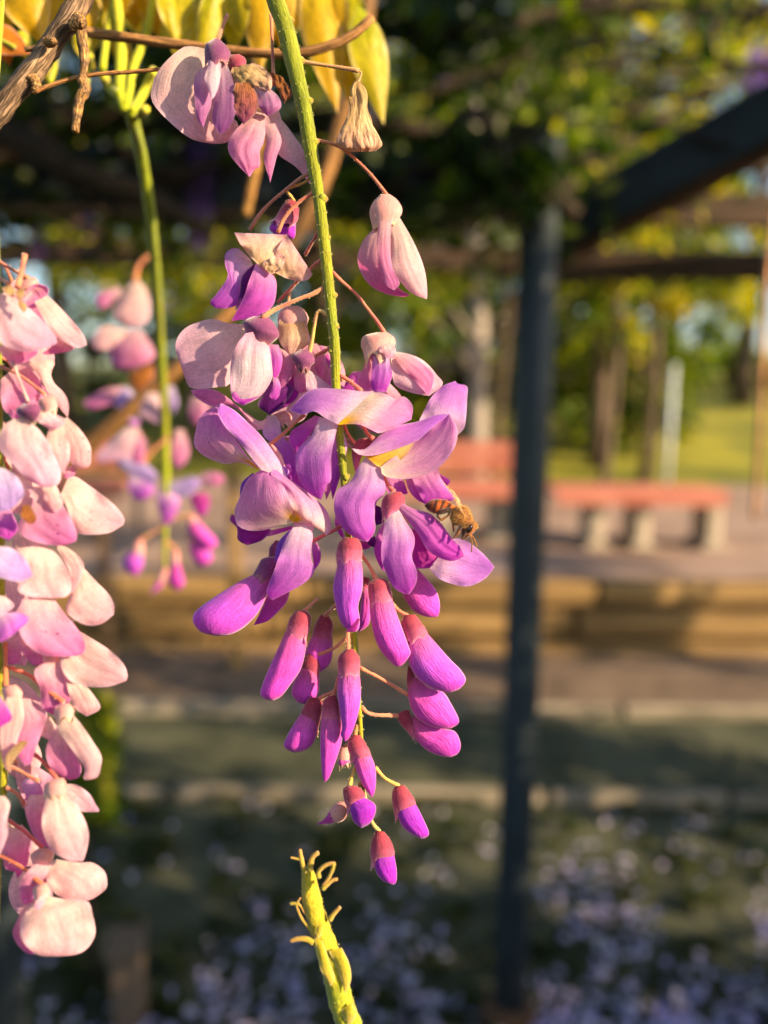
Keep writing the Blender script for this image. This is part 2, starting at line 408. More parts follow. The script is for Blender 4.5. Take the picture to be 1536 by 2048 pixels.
def leaf_cloud(b, centers, n, spread, size, cols, rs, flat=0.0, droop=0.0):
    """n leaf faces around the cluster centres (rows x, y, z, radius)"""
    C_ = np.array(centers)
    k = rs.randint(0, len(C_), n)
    g = rs.normal(0, 1, (n, 3)); g /= np.linalg.norm(g, axis=1)[:, None] + 1e-9
    rad = rs.uniform(0, 1, n) ** 0.5
    ctr = C_[k, :3] + g * (rad * C_[k, 3])[:, None] * np.array([1, 1, spread])
    d1 = rs.normal(0, 1, (n, 3)); d1[:, 2] = d1[:, 2] * (1 - flat) - droop
    d1 /= np.linalg.norm(d1, axis=1)[:, None] + 1e-9
    d2 = rs.normal(0, 1, (n, 3)); d2 -= d1 * (d1 * d2).sum(1)[:, None]; d2 /= np.linalg.norm(d2, axis=1)[:, None] + 1e-9
    s_ = size * rs.uniform(0.65, 1.35, n)[:, None]
    nn = np.cross(d1, d2)
    p0 = ctr - d1 * s_; p2 = ctr + d1 * s_
    p1 = ctr + d2 * s_ * .42 + nn * s_ * .12; p3 = ctr - d2 * s_ * .42 + nn * s_ * .12
    V = np.stack([p0, p1, p2, p3], 1).reshape(-1, 3)
    ci = rs.randint(0, len(cols), n); cc = np.array([lin(c) for c in cols])[ci] * rs.uniform(.85, 1.35, n)[:, None]
    cc = np.repeat(np.clip(cc, 0, 1), 4, axis=0)
    base = len(b.v)
    b.v.extend(map(tuple, V.tolist())); b.c.extend(map(tuple, cc.tolist())); b.uv.extend([(0, 0), (1, 0), (1, 1), (0, 1)] * n)
    idx = (np.arange(n) * 4 + base)[:, None]
    b.f.extend(map(tuple, np.concatenate([np.concatenate([idx, idx + 1, idx + 2], 1), np.concatenate([idx, idx + 2, idx + 3], 1)]).tolist()))

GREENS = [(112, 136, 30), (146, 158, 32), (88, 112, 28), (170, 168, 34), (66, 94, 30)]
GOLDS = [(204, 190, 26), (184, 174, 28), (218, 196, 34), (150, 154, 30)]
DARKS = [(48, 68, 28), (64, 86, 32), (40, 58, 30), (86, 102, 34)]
def tree(px, d, trunk_r, h, crown_z, crown_r, n, cols, label, mat='trunk_bark', seed=0, lean=0.0, size=0.10, ncl=26):
    rs = np.random.RandomState(seed); q = P(px, 900, d); z0 = slope_z(q.x, q.y) - .05
    rt = empty('garden_tree', (q.x, q.y, z0)); tag(rt, label, 'tree', 'trees on the slope')
    b = MB(); pts = []; rad = []
    for i in range(9):
        t = i / 8.0
        pts.append((q.x + lean * t * h + .06 * math.sin(t * 5 + seed), q.y + .05 * math.cos(t * 4 + seed), z0 + h * t)); rad.append(trunk_r * (1.25 - .25 * min(1, t * 8)) * (1 - .62 * t))
    b.tube(pts, rad, 10, rough=.15, seed=seed)
    cl = []
    for i in range(ncl):
        a = rs.uniform(0, 2 * math.pi); rr = crown_r * math.sqrt(rs.uniform(0.02, 1)); zz = rs.uniform(crown_z, h * 1.05)
        rr *= 1.0 - .45 * (zz - crown_z) / max(.1, h - crown_z)
        c_ = (q.x + lean * zz + rr * math.cos(a), q.y + rr * math.sin(a), z0 + zz); cl.append((*c_, rs.uniform(.28, .52) * crown_r * .62))
        s0 = Vector((q.x + lean * zz * .6, q.y, z0 + min(h * .95, max(crown_z * .75, zz * .72)))); e0 = Vector(c_)
        b.tube([s0, s0.lerp(e0, .5) + Vector((0, 0, .08)), e0], [trunk_r * .26, trunk_r * .17, trunk_r * .07], 5)
    b.build('trunk', mat, rt, rt.location)
    b = MB(); leaf_cloud(b, cl, n, .8, size, cols, rs); b.build('crown', 'far_leaf', rt, rt.location)
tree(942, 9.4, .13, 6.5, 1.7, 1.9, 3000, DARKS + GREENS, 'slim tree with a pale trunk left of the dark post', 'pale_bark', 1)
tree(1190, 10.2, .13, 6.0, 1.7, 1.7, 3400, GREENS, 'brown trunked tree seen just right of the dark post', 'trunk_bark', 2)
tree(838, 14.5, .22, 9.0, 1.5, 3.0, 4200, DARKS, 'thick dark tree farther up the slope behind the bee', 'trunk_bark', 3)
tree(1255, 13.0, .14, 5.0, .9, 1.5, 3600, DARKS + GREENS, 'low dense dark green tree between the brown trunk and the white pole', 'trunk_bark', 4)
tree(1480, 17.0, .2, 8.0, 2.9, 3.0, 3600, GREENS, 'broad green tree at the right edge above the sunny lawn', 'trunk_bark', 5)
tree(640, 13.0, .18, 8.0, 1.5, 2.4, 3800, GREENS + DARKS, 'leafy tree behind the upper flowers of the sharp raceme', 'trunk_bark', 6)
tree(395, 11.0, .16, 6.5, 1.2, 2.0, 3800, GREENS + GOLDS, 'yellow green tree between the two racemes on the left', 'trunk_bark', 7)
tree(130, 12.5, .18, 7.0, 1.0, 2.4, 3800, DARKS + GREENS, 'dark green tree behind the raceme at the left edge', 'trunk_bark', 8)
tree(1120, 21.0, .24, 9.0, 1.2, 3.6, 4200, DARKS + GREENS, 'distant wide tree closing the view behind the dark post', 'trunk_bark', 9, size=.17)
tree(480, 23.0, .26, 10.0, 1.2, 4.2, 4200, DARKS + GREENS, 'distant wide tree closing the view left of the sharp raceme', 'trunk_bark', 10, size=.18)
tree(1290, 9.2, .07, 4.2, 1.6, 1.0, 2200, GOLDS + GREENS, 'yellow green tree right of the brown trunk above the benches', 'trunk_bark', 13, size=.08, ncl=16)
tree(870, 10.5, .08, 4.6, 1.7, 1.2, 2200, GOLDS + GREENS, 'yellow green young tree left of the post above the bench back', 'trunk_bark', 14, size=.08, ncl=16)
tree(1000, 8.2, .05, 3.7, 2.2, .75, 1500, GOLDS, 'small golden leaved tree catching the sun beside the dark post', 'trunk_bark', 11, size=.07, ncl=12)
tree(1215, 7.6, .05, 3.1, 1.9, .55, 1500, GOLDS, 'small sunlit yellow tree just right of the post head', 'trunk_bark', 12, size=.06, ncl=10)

def shrub(px, d, w, h, n, cols, label, seed, size=.09):
    rs = np.random.RandomState(seed); q = P(px, 900, d); z0 = slope_z(q.x, q.y)
    rt = empty('garden_shrub', (q.x, q.y, z0)); tag(rt, label, 'shrub', 'shrubs on the slope')
    cl = [(q.x + rs.uniform(-1, 1) * w * .5, q.y + rs.uniform(-.6, .6), z0 + h * rs.uniform(.12, .95) * (1 - .2 * abs(t)), rs.uniform(.25, .5)) for t in np.linspace(-1, 1, 22)]
    b = MB(); leaf_cloud(b, cl, n, .9, size, cols, rs); b.build('foliage', 'far_leaf', rt, rt.location)
    for t in range(4):
        b = MB(); x_ = q.x + (t - 1.5) * w * .2; b.tube([(x_, q.y, z0 - .05), (x_ + .05, q.y, z0 + h * .4), (x_ - .05, q.y, z0 + h * .8)], [.04, .03, .01], 6); b.build('stem', 'trunk_bark', rt, rt.location)
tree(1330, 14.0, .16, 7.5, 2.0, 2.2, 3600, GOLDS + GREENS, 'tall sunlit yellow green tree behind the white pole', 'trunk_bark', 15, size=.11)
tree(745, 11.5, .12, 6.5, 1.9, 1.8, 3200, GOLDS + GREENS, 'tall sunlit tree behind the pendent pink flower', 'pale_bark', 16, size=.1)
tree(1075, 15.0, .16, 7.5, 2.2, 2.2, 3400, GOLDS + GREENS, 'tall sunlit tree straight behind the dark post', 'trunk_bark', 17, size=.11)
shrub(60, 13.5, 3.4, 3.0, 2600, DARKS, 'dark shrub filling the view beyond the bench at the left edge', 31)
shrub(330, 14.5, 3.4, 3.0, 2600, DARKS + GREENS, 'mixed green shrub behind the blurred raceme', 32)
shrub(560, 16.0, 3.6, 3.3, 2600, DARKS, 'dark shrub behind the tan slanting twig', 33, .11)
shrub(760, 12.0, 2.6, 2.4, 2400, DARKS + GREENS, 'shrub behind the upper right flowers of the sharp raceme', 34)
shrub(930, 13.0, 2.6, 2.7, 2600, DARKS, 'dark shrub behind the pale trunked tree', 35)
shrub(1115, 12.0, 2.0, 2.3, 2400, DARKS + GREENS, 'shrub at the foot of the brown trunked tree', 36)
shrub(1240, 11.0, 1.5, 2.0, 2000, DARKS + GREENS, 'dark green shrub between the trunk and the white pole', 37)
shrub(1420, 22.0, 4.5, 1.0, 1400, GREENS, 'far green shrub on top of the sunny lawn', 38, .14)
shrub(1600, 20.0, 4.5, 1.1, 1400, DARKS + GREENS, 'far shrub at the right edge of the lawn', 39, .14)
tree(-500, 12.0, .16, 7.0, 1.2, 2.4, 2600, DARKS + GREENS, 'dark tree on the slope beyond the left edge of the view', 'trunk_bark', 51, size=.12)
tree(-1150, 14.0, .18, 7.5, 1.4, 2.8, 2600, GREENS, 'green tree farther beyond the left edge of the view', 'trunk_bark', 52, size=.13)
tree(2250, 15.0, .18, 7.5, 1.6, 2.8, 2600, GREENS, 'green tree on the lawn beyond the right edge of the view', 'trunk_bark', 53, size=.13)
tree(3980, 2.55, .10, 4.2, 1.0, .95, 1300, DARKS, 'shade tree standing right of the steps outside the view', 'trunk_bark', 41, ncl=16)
# unseen hedge added to shade ground and posts; its gap leaves a sun streak
rt = empty('shade_hedge', (2.75, -0.4, 0)); tag(rt, 'unseen hedge added right of the pergola to shade ground and posts', 'hedge')
rs = np.random.RandomState(3); b = MB()
leaf_cloud(b, [(2.75 + rs.uniform(-.2, .2), y, z, .32) for y in list(np.arange(-3.2, 1.2, .24)) + [2.04, 2.2, 2.36] for z in np.arange(.2, 1.85, .27)], 19000, 1.0, .05, DARKS, rs)
b.build('foliage', 'far_leaf', rt, rt.location)
for y in np.arange(-3, 1.9, .8):
    b = MB(); b.tube([(2.75, y, 0), (2.76, y + .03, .9), (2.74, y, 1.7)], [.035, .028, .01], 7); b.build('stem', 'vine_bark', rt, rt.location)

# ------------------------------------------------------------------ pergola
base = G(1018, 2046)
DP = (base - EYE).dot(_F)
PX, PY = base.x, base.y
rt = empty('pergola', (PX, PY, 0)); tag(rt, 'dark steel pergola with round posts, beam and diagonal brace', 'pergola')
def perg(name, pts, rad, mat='steel_paint', n=20):
    b = MB(); b.tube(pts, rad, n); return b.build(name, mat, rt, rt.location)
rp = 0.040
perg('post', [(PX, PY, 0.0), (PX, PY, 0.8), (PX, PY, 1.4), (PX, PY, 2.02)], rp)
p_ = perg('base_plate', [(PX, PY, 0.002), (PX, PY, 0.05), (PX, PY, 0.06)], [rp * 1.9, rp * 1.5, rp * 1.1], 'rust')
q = P(4, 1900, 1.62)
perg('post', [(q.x, q.y, 0), (q.x, q.y, .8), (q.x, q.y, 2.02)], rp)
perg('base_plate', [(q.x, q.y, 0.002), (q.x, q.y, 0.05), (q.x, q.y, 0.06)], [rp * 1.9, rp * 1.5, rp * 1.1], 'rust')
def beam(name, a, e, w, h, mat='old_wood'):
    a, e = Vector(a), Vector(e); dr = (e - a); ln = dr.length; x = dr.normalized(); z = Vector((0, 0, 1)); y = z.cross(x).normalized(); z = x.cross(y)
    M = Matrix((x, y, z)).transposed(); b = MB(); b.box((a + e) / 2, ln, w, h, M, bev=.008); return b.build(name, mat, rt, rt.location, smooth=False)
beam('beam', (-2.9, PY + .05, 1.955), (PX + .03, PY + .05, 1.935), .09, .12, 'steel_paint')
beam('beam', (PX + .1, PY + 1.35, 1.97), (3.4, PY + 1.1, 1.97), .07, .09, 'old_wood')
a = P(1108, 470, DP - .01); e = P(1640, 178, DP * .80)
beam('brace', a, e, .07, .115, 'steel_paint')
beam('brace_edge', a - Vector((0, 0, .068)), e - Vector((0, 0, .068)), .062, .018, 'rust')
for yy, dz in ((0.95, 0.03), (2.1, .05)):
    beam('rafter', (-3.0, PY + yy, 2.09 + dz), (2.5, PY + yy + .15, 2.09 + dz), .05, .11)
for xx in (-2.4, -1.3, -.35, 2.3):
    beam('purlin', (xx, 1.1, 2.18), (xx + .05, 4.2, 2.18), .05, .06)

# wisteria growing over the pergola
rt = empty('wisteria_vine', (PX, PY, 0)); tag(rt, 'wisteria vine with dark branches and green foliage covering the pergola roof', 'vine')
def vine(pp, w, mat='vine_bark', name='branch'):
    pts = spline([tuple(P(*t)) for t in pp], 16); b = MB(); b.tube([Vector(t) for t in pts], [w * (1 - .45 * i / 15) for i in range(16)], 8, rough=.25, seed=len(pp) + w * 100); b.build(name, mat, rt, rt.location)
vine([(760, 60, 1.6), (830, 72, 1.6), (920, 68, 1.6), (1010, 50, 1.65), (1110, 22, 1.7), (1250, 10, 1.7)], .017)
vine([(1150, -10, 1.9), (1250, 6, 1.9), (1400, 15, 1.9), (1560, 22, 1.9)], .014)
vine([(1440, 40, 1.5), (1415, 80, 1.5), (1425, 120, 1.5), (1480, 132, 1.5), (1560, 130, 1.5)], .012)
vine([(820, 95, 2.0), (940, 130, 2.0), (1010, 160, 2.0), (1080, 210, 2.1), (1200, 260, 2.2)], .016)
vine([(-60, 250, 1.4), (60, 290, 1.4), (160, 345, 1.4), (300, 400, 1.45), (420, 470, 1.5)], .030)
vine([(700, 330, 1.9), (520, 400, 1.9), (400, 470, 1.9), (240, 560, 2.0)], .014)
vine([(-40, 210, 1.7), (200, 235, 1.7), (500, 260, 1.7), (760, 250, 1.8), (1000, 300, 1.8)], .035)
vine([(-60, 330, 1.5), (120, 250, 1.5), (300, 200, 1.5), (500, 190, 1.6)], .035)
vine([(1130, 330, 1.8), (1230, 300, 1.8), (1380, 200, 1.9), (1560, 130, 2.0)], .012)
vine([(860, 480, 2.4), (980, 430, 2.4), (1180, 390, 2.4), (1560, 330, 2.5)], .020)
vine([(1060, 470, 1.62), (1075, 400, 1.60), (1120, 340, 1.60), (1090, 270, 1.66), (1020, 250, 1.7)], .022)
vine([(1150, 430, 1.62), (1100, 380, 1.60), (1050, 330, 1.62), (960, 300, 1.7), (860, 310, 1.75)], .018)
rb = random.Random(9)
for i in range(34):
    x0, y0, d0_ = rb.uniform(640, 1560), rb.uniform(-20, 300), rb.uniform(1.5, 2.6); a_ = rb.uniform(-.5, .5); sg = rb.choice((-1, 1)); ln_ = rb.uniform(180, 420)
    vine([(x0 + sg * ln_ * t + rb.uniform(-12, 12), y0 + ln_ * t * a_ + rb.uniform(-16, 16), d0_) for t in (0, .25, .5, .75, 1.)], rb.uniform(.005, .012))
for i in range(9):
    x0 = 80 + i * 105
    vine([(x0 - 60, 330 + 40 * math.sin(i * 2.1), 1.58), (x0 + 40, 300 + 90 * math.sin(i * 1.3), 1.55), (x0 + 120, 380 + 50 * math.cos(i * 1.7), 1.56), (x0 + 230, 340 + 60 * math.sin(i * 2.7), 1.6)], .008 + .004 * (i % 3))
rs = np.random.RandomState(11); cl = []
while len(cl) < 240:
    x, y, z = rs.uniform(-3.2, 2.7), rs.uniform(1.35, 4.3), rs.uniform(2.02, 2.85)
    if mnoise.noise((x * 1.1 + 4, y * 1.1, z)) < -0.12: continue
    if x > .1 and rs.uniform(0, 1) < .45: continue
    if x > .75 and y < 2.6 and z < 2.35: continue
    if x > .35 * y and z > 2.35 and rs.uniform(0, 1) < .86: continue
    cl.append((x, y, z, rs.uniform(.13, .30)))
b = MB(); leaf_cloud(b, cl, 8500, .7, .030, GREENS + GOLDS[:1] + DARKS, rs, droop=.4)
tag(b.build('foliage', 'far_leaf', rt, rt.location), kind='stuff')
cl = [(rs.uniform(.7, 3.6), rs.uniform(.42, .85), rs.uniform(2.30, 2.55), rs.uniform(.14, .22)) for _ in range(130)] + [(rs.uniform(.45, 1.0), rs.uniform(1.1, 1.45), rs.uniform(2.28, 2.42), .11) for _ in range(12)]  # unseen roof leaves added to shade the post and beam
b = MB(); leaf_cloud(b, cl, 6000, .7, .05, GREENS + DARKS, rs, droop=.3); tag(b.build('foliage', 'far_leaf', rt, rt.location), kind='stuff')
cl = []
for i in range(46):
    c_ = P(rs.uniform(640, 1120), rs.uniform(280, 430), rs.uniform(1.5, 1.75)); cl.append((c_.x, c_.y, c_.z, rs.uniform(.03, .07)))
b = MB(); leaf_cloud(b, cl, 1500, .8, .022, DARKS, rs, droop=.4); tag(b.build('foliage', 'far_leaf', rt, rt.location), kind='stuff')
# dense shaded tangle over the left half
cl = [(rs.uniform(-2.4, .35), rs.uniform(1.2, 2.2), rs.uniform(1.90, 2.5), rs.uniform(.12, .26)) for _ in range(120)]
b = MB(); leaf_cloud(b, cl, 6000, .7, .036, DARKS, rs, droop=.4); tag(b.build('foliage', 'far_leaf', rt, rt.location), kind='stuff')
# out of focus violet racemes hanging in the canopy
for i in range(11):
    px, py, d = rs.uniform(680, 1520), rs.uniform(0, 420), rs.uniform(1.7, 3.4)
    if i > 6: px, py, d = rs.uniform(40, 460), rs.uniform(200, 420), rs.uniform(1.5, 2.4)
    c_ = P(px, py, d); b = MB()
    leaf_cloud(b, [(c_.x, c_.y, c_.z - .035 * k, .035 - .004 * k) for k in range(6)], 110, 1, .013, [(150, 120, 196), (128, 100, 180), (170, 140, 205)], rs)
    b.tube([c_ + Vector((0, 0, .06)), c_, c_ - Vector((0, 0, .2))], .002, 5, cols=lin((90, 100, 40)))
    b.build('hanging_raceme', 'petal', rt, rt.location)

# fallen blossom and low weeds on the shaded bed
rs = np.random.RandomState(21); b = MB(); pts = []
while len(pts) < 1600:
    px, py = rs.uniform(-100, 1640), rs.uniform(1560, 2300)
    w = mnoise.noise((px * .0046, py * .006, 2.0)) * .95 + (py - 1830) / 420.0 + (.28 if px > 1080 else 0)
    if rs.uniform(0, 1) > w * .9: continue
    g = G(px, py); pts.append((g.x, g.y, .016 + rs.uniform(0, .02), .012))
for i in range(150):
    g = G(rs.uniform(-100, 1640), rs.uniform(1400, 1800)); pts.append((g.x, g.y, .02, .012))
for (x, y, z, r_) in pts:
    leaf_cloud(b, [(x, y, z, r_)], 3, .3, .0155, [(222, 214, 248), (206, 196, 246), (234, 228, 250)], rs, flat=.6)
tag(b.build('fallen_petals', 'petal'), 'pale violet wisteria petals fallen on the shaded ground', 'petals', kind='stuff')
b = MB(); cl = []
for i in range(420):
    px, py = rs.uniform(-100, 1640), rs.uniform(1450, 2250); g = G(px, py); cl.append((g.x, g.y, .02, rs.uniform(.03, .08)))
leaf_cloud(b, cl, 9000, .35, .016, [(52, 66, 30), (66, 80, 34), (40, 52, 28), (80, 84, 40)], rs, droop=-.5)
tag(b.build('ground_weeds', 'far_leaf'), 'low weeds and grass on the shaded bed', 'weeds', kind='stuff')
b = MB(); cl = []
for i in range(60):
    px, py = rs.uniform(205, 280), rs.uniform(1400, 1640); g = P(px - 60, py, 1.9); cl.append((g.x, g.y, g.z, .05))
rt = empty('leafy_shoot', (cl[0][0], cl[0][1], 0)); tag(rt, 'dark green leafy shoot behind the raceme at the left edge', 'plant')
leaf_cloud(b, cl, 500, 1, .03, DARKS + GREENS, rs); b.build('foliage', 'far_leaf', rt, rt.location)
b = MB(); zc = P(170, 1500, 1.9); b.tube([(zc.x, zc.y, 0), (zc.x - .02, zc.y, .5), (zc.x, zc.y, zc.z + .1)], [.012, .01, .005], 8); b.build('stem', 'vine_bark', rt, rt.location)
# ------------------------------------------------------------------ flowers: petals, buds, cups and stalks
VIEW = {0: (0, 0, 1.0), 1: (280, 40, 3.072), 2: (400, 380, 3.072), 3: (340, 600, 3.84), 4: (600, 640, 3.84), 5: (380, 900, 3.84),
        6: (620, 900, 3.84), 7: (500, 1200, 3.3391), 8: (560, 1440, 3.84), 9: (820, 940, 8.5333),
        11: (0, 500, 5.689), 12: (0, 780, 5.689), 13: (0, 1080, 5.689), 14: (0, 1340, 5.689), 15: (0, 1620, 5.689),
        16: (160, 480, 5.12), 17: (160, 800, 5.12), 18: (0, 0, 3.84), 19: (560, 1680, 5.565), 20: (380, 0, 3.657)}
def pts(view, s):
    ox, oy, k = VIEW[view]
    out = []
    for t in s.split():
        a, b_ = t.split(','); out.append((ox + float(a) / k, oy + float(b_) / k))
    return out

# colour from the base of a petal to its tip (sRGB), then its rim
SCH = {
    'banner': [(242, 222, 194), (234, 164, 208), (222, 130, 210), (230, 160, 220)],
    'bannerV': [(236, 204, 222), (206, 136, 222), (186, 104, 220), (214, 150, 228)],  # violet; on folded banners it also carries their shade
    'wing': [(244, 216, 230), (208, 126, 222), (182, 40, 194), (190, 70, 202)],
    'wingL': [(234, 166, 214), (216, 100, 210), (208, 66, 204), (222, 106, 212)],
    'pale': [(246, 218, 214), (241, 196, 212), (233, 178, 214), (240, 194, 222)],
    'pinkp': [(240, 198, 200), (228, 146, 188), (214, 116, 186), (220, 138, 196)],
    'peach': [(249, 220, 206), (246, 201, 202), (243, 182, 203), (245, 194, 214)],
    'bud': [(206, 92, 146), (216, 78, 194), (210, 60, 198), (238, 138, 212)],
    'budV': [(202, 92, 150), (188, 82, 208), (202, 58, 202), (238, 136, 214)],
    'budd': [(172, 60, 190), (160, 36, 190), (176, 46, 198), (220, 120, 206)],
    'deep': [(190, 84, 176), (160, 36, 160), (128, 18, 140), (120, 20, 140)],
    'dark': [(120, 36, 130), (96, 14, 112), (80, 8, 104), (90, 14, 110)],
    'cream': [(232, 190, 140), (242, 204, 170), (240, 186, 182), (234, 160, 196)],
    'white': [(236, 176, 206), (238, 214, 222), (232, 200, 224), (218, 136, 204)],
    'yellow': [(230, 164, 14), (236, 204, 84), (240, 222, 170), (240, 216, 200)],
    'brown': [(150, 92, 40), (176, 108, 44), (160, 90, 60), (130, 60, 60)],
    'brownp': [(186, 116, 60), (170, 92, 86), (164, 70, 128), (120, 60, 80)],
    'violet': [(170, 120, 204), (140, 92, 206), (150, 96, 208), (170, 120, 210)],
    'magenta': [(206, 90, 160), (200, 64, 170), (190, 56, 176), (200, 80, 180)],
    'wither': [(196, 156, 96), (226, 190, 132), (224, 172, 150), (206, 140, 150)],
    'mauve': [(232, 206, 218), (196, 136, 184), (176, 92, 168), (172, 92, 166)],
    'lilac': [(228, 208, 238), (200, 174, 234), (190, 154, 230), (218, 194, 240)],
    'bract': [(196, 176, 40), (206, 186, 50), (206, 176, 70), (214, 186, 100)],
}
SCHL = {k: [lin(c) for c in v] for k, v in SCH.items()}
def scheme(name, v, edge):
    a, m_, t_, e = SCHL[name]; e = mixc(e, (.9, .74, .78), .3)
    c = mixc(a, m_, v / .45) if v < .45 else mixc(m_, t_, (v - .45) / .55)
    return mixc(c, e, edge)

def surf(mb, L, R, d0, zb=0., zt=0., b=.35, t=0., fold=0., c=0., sch='wing', blotch=0., wr=.12, seed=0, nu=16, nv=24, e0=.42, crumple=0., crs=.055):
    """a petal spanned between two edge curves. zb, zt, c in millimetres of depth; b (cup), t (tilt) and f (fold) relative to its width"""
    Lp, Rp = spline(L, nv + 1), spline(R, nv + 1)
    vv, cc, uv = [], [], []
    for j in range(nv + 1):
        v = j / nv
        w = np.linalg.norm(Rp[j] - Lp[j])
        wmm = w / FPX * d0 * 1000.0
        for i in range(nu + 1):
            u = i / nu; q = Lp[j] * (1 - u) + Rp[j] * u
            k = 2 * u - 1
            z = zb + (zt - zb) * v + c * math.sin(math.pi * v)
            env = .12 + .88 * min(1., v / .22)
            sk = k + .18 * math.sin(seed * 2.3)                     # the crown of the cup sits a little off centre
            z += t * (u - .5) * wmm - .62 * b * .5 * wmm * env * (1 - min(1.3, sk * sk)) - fold * .5 * wmm * env * (1 - abs(k))
            z += env * wmm * (.020 * math.exp(-(k / .12) ** 2) + .075 * max(0., abs(k) - .66) / .34 * math.sin(v * 11. + seed + k) + .05 * math.sin(3.0 * v + 1.7 * k + seed * 1.9) * (abs(b) > .05))
            z -= crs * wmm * env * (1 - abs(mnoise.noise((u * 3.2 + seed * .7, v * 1.1 + u * .6, seed * 2.9))) * 2.2) * .5
            nz = mnoise.noise((q[0] * .035 + seed * 3.7, q[1] * .035, seed * 1.3)) * 1.0 + .5 * mnoise.noise((q[0] * .09, q[1] * .09 + seed * 2.1, seed))
            z += wr * nz * (.4 + 1.2 * k * k) * min(1., wmm / 6.)
            ox = oy = 0.
            if crumple:
                z += crumple * (mnoise.noise((q[0] * .11 + seed, q[1] * .05, 3.)) + .6 * mnoise.noise((q[0] * .25, q[1] * .14, seed + 5.)))
                ox = crumple * 3. * mnoise.noise((q[0] * .1, q[1] * .1, seed + 9.)); oy = crumple * 3. * mnoise.noise((q[0] * .1, q[1] * .1, seed + 15.))
            p = P(q[0] + ox, q[1] + oy, d0 + z / 1000.)
            vv.append(p)
            ed = max(0., (abs(k) - .82) / .18) * .8
            if v > .93: ed = max(ed, (v - .93) / .07 * .8)
            col = scheme(sch, v + .10 * mnoise.noise((u * 3., v * 2., seed * 1.7)), ed * e0 * 2)
            if blotch:
                g = math.exp(-((v - .02) / .17) ** 2 - ((u - blotch) / .20) ** 2)
                col = mixc(col, lin((236, 178, 16)), min(1., 1.25 * g))
            cc.append(col); uv.append((u + seed * .37, v + seed * .11))
    ff = []
    for j in range(nv):
        for i in range(nu):
            a = j * (nu + 1) + i; ff.append((a, a + 1, a + nu + 2, a + nu + 1))
    mb.add(vv, ff, cc, uv)

def body(mb, L, R, d0, z=0., zt=None, ratio=.75, sch='bud', n=22, nv=22, seed=0, teeth=0., colf=None, crumple=0., seam=0., keel=1.0):
    """a closed, rounded body between two outline curves (bud, cup, bee); ratio: depth of the cross-section relative to its width"""
    zt = z if zt is None else zt
    Lp, Rp = spline(L, nv + 1), spline(R, nv + 1)
    vv, cc, uv, ff = [], [], [], []; lapside = 1 if seed % 3 else -1
    if keel > 1: n, nv = max(n, 34 if n > 14 else n), max(nv, 26 if nv > 12 else nv); Lp, Rp = spline(L, nv + 1), spline(R, nv + 1)
    for j in range(nv + 1):
        v = j / nv; ctr = (Lp[j] + Rp[j]) / 2; hw = (Rp[j] - Lp[j]) / 2
        if teeth: hw = hw * (1.02 - .04 * v * v)
        h = np.linalg.norm(hw)
        ax = Lp[min(j + 1, nv)] + Rp[min(j + 1, nv)] - Lp[max(j - 1, 0)] - Rp[max(j - 1, 0)]; ax = ax / (np.linalg.norm(ax) + 1e-9)
        dmm = h / FPX * d0 * ratio
        for i in range(n):
            a = 2 * math.pi * i / n
            q = ctr + hw * math.cos(a); sa = math.sin(a); dz = -dmm * math.copysign(abs(sa) ** keel, sa)
            if teeth and v > .8: q = q + ax * (teeth * (v - .8) / .2 * (.5 + .5 * math.cos(5 * a + seed)) ** 1.6)
            if crumple:
                cz = mnoise.noise((math.cos(a) * 2.2 + seed, math.sin(a) * 2.2, v * 2.)) + .5 * mnoise.noise((math.cos(a) * 5., math.sin(a) * 5. + seed, v * 5.))
                q = ctr + hw * math.cos(a) * (1 + crumple * cz); dz *= 1 + crumple * 1.5 * cz
            if seam:
                dz *= 1 - seam * math.exp(-((a - 1.9 * math.pi / 2 + .8) / .12) ** 2) * math.sin(math.pi * v)
            step = 0.
            if keel > 1 and sa > 0:
                ks = lapside * (math.cos(a) - lapside * (.34 - .55 * v * v + .06 * math.sin(v * 7 + seed)))
                step = 1 / (1 + math.exp(-ks * 38.)); dz -= step * .00022 * min(1., v * 4) * (1 - v ** 6)
            vv.append(P(q[0], q[1], d0 + (z + (zt - z) * v) / 1000. + dz))
            cc.append(colf(v, a) if colf else scheme(sch, v + .08 * mnoise.noise((math.cos(a), math.sin(a), v * 3 + seed)), (keel > 1) * .8 * max(0., (abs(math.cos(a)) - .93) / .07) * min(1., v * 2)))
            uv.append((a / 6.283 + seed * .31, v))
    for j in range(nv):
        for i in range(n):
            ff.append((j * n + i, j * n + (i + 1) % n, (j + 1) * n + (i + 1) % n, (j + 1) * n + i))
    ff.append(tuple(range(n - 1, -1, -1)))
    mb.add(vv, ff, cc, uv)
    return vv

CAL = [lin((140, 42, 54)), lin((146, 52, 78)), lin((198, 92, 130)), lin((226, 128, 168))]
CALP = [lin((198, 128, 118)), lin((206, 142, 136)), lin((214, 160, 156)), lin((220, 170, 140))]
CALV = [lin((120, 56, 96)), lin((112, 50, 96)), lin((124, 62, 104)), lin((160, 100, 110))]
def calf(k):
    C4 = {'r': CAL, 'p': CALP, 'v': CALV}[k]
    def g(v, a):
        v = v + .10 * mnoise.noise((math.cos(a) * 2.5, math.sin(a) * 2.5, v * 4.))
        c = mixc(C4[0], C4[1], v / .5) if v < .5 else mixc(C4[1], C4[2], (v - .5) / .42)
        return mixc(c, C4[3], max(0., (v - .88) / .12))
    return g

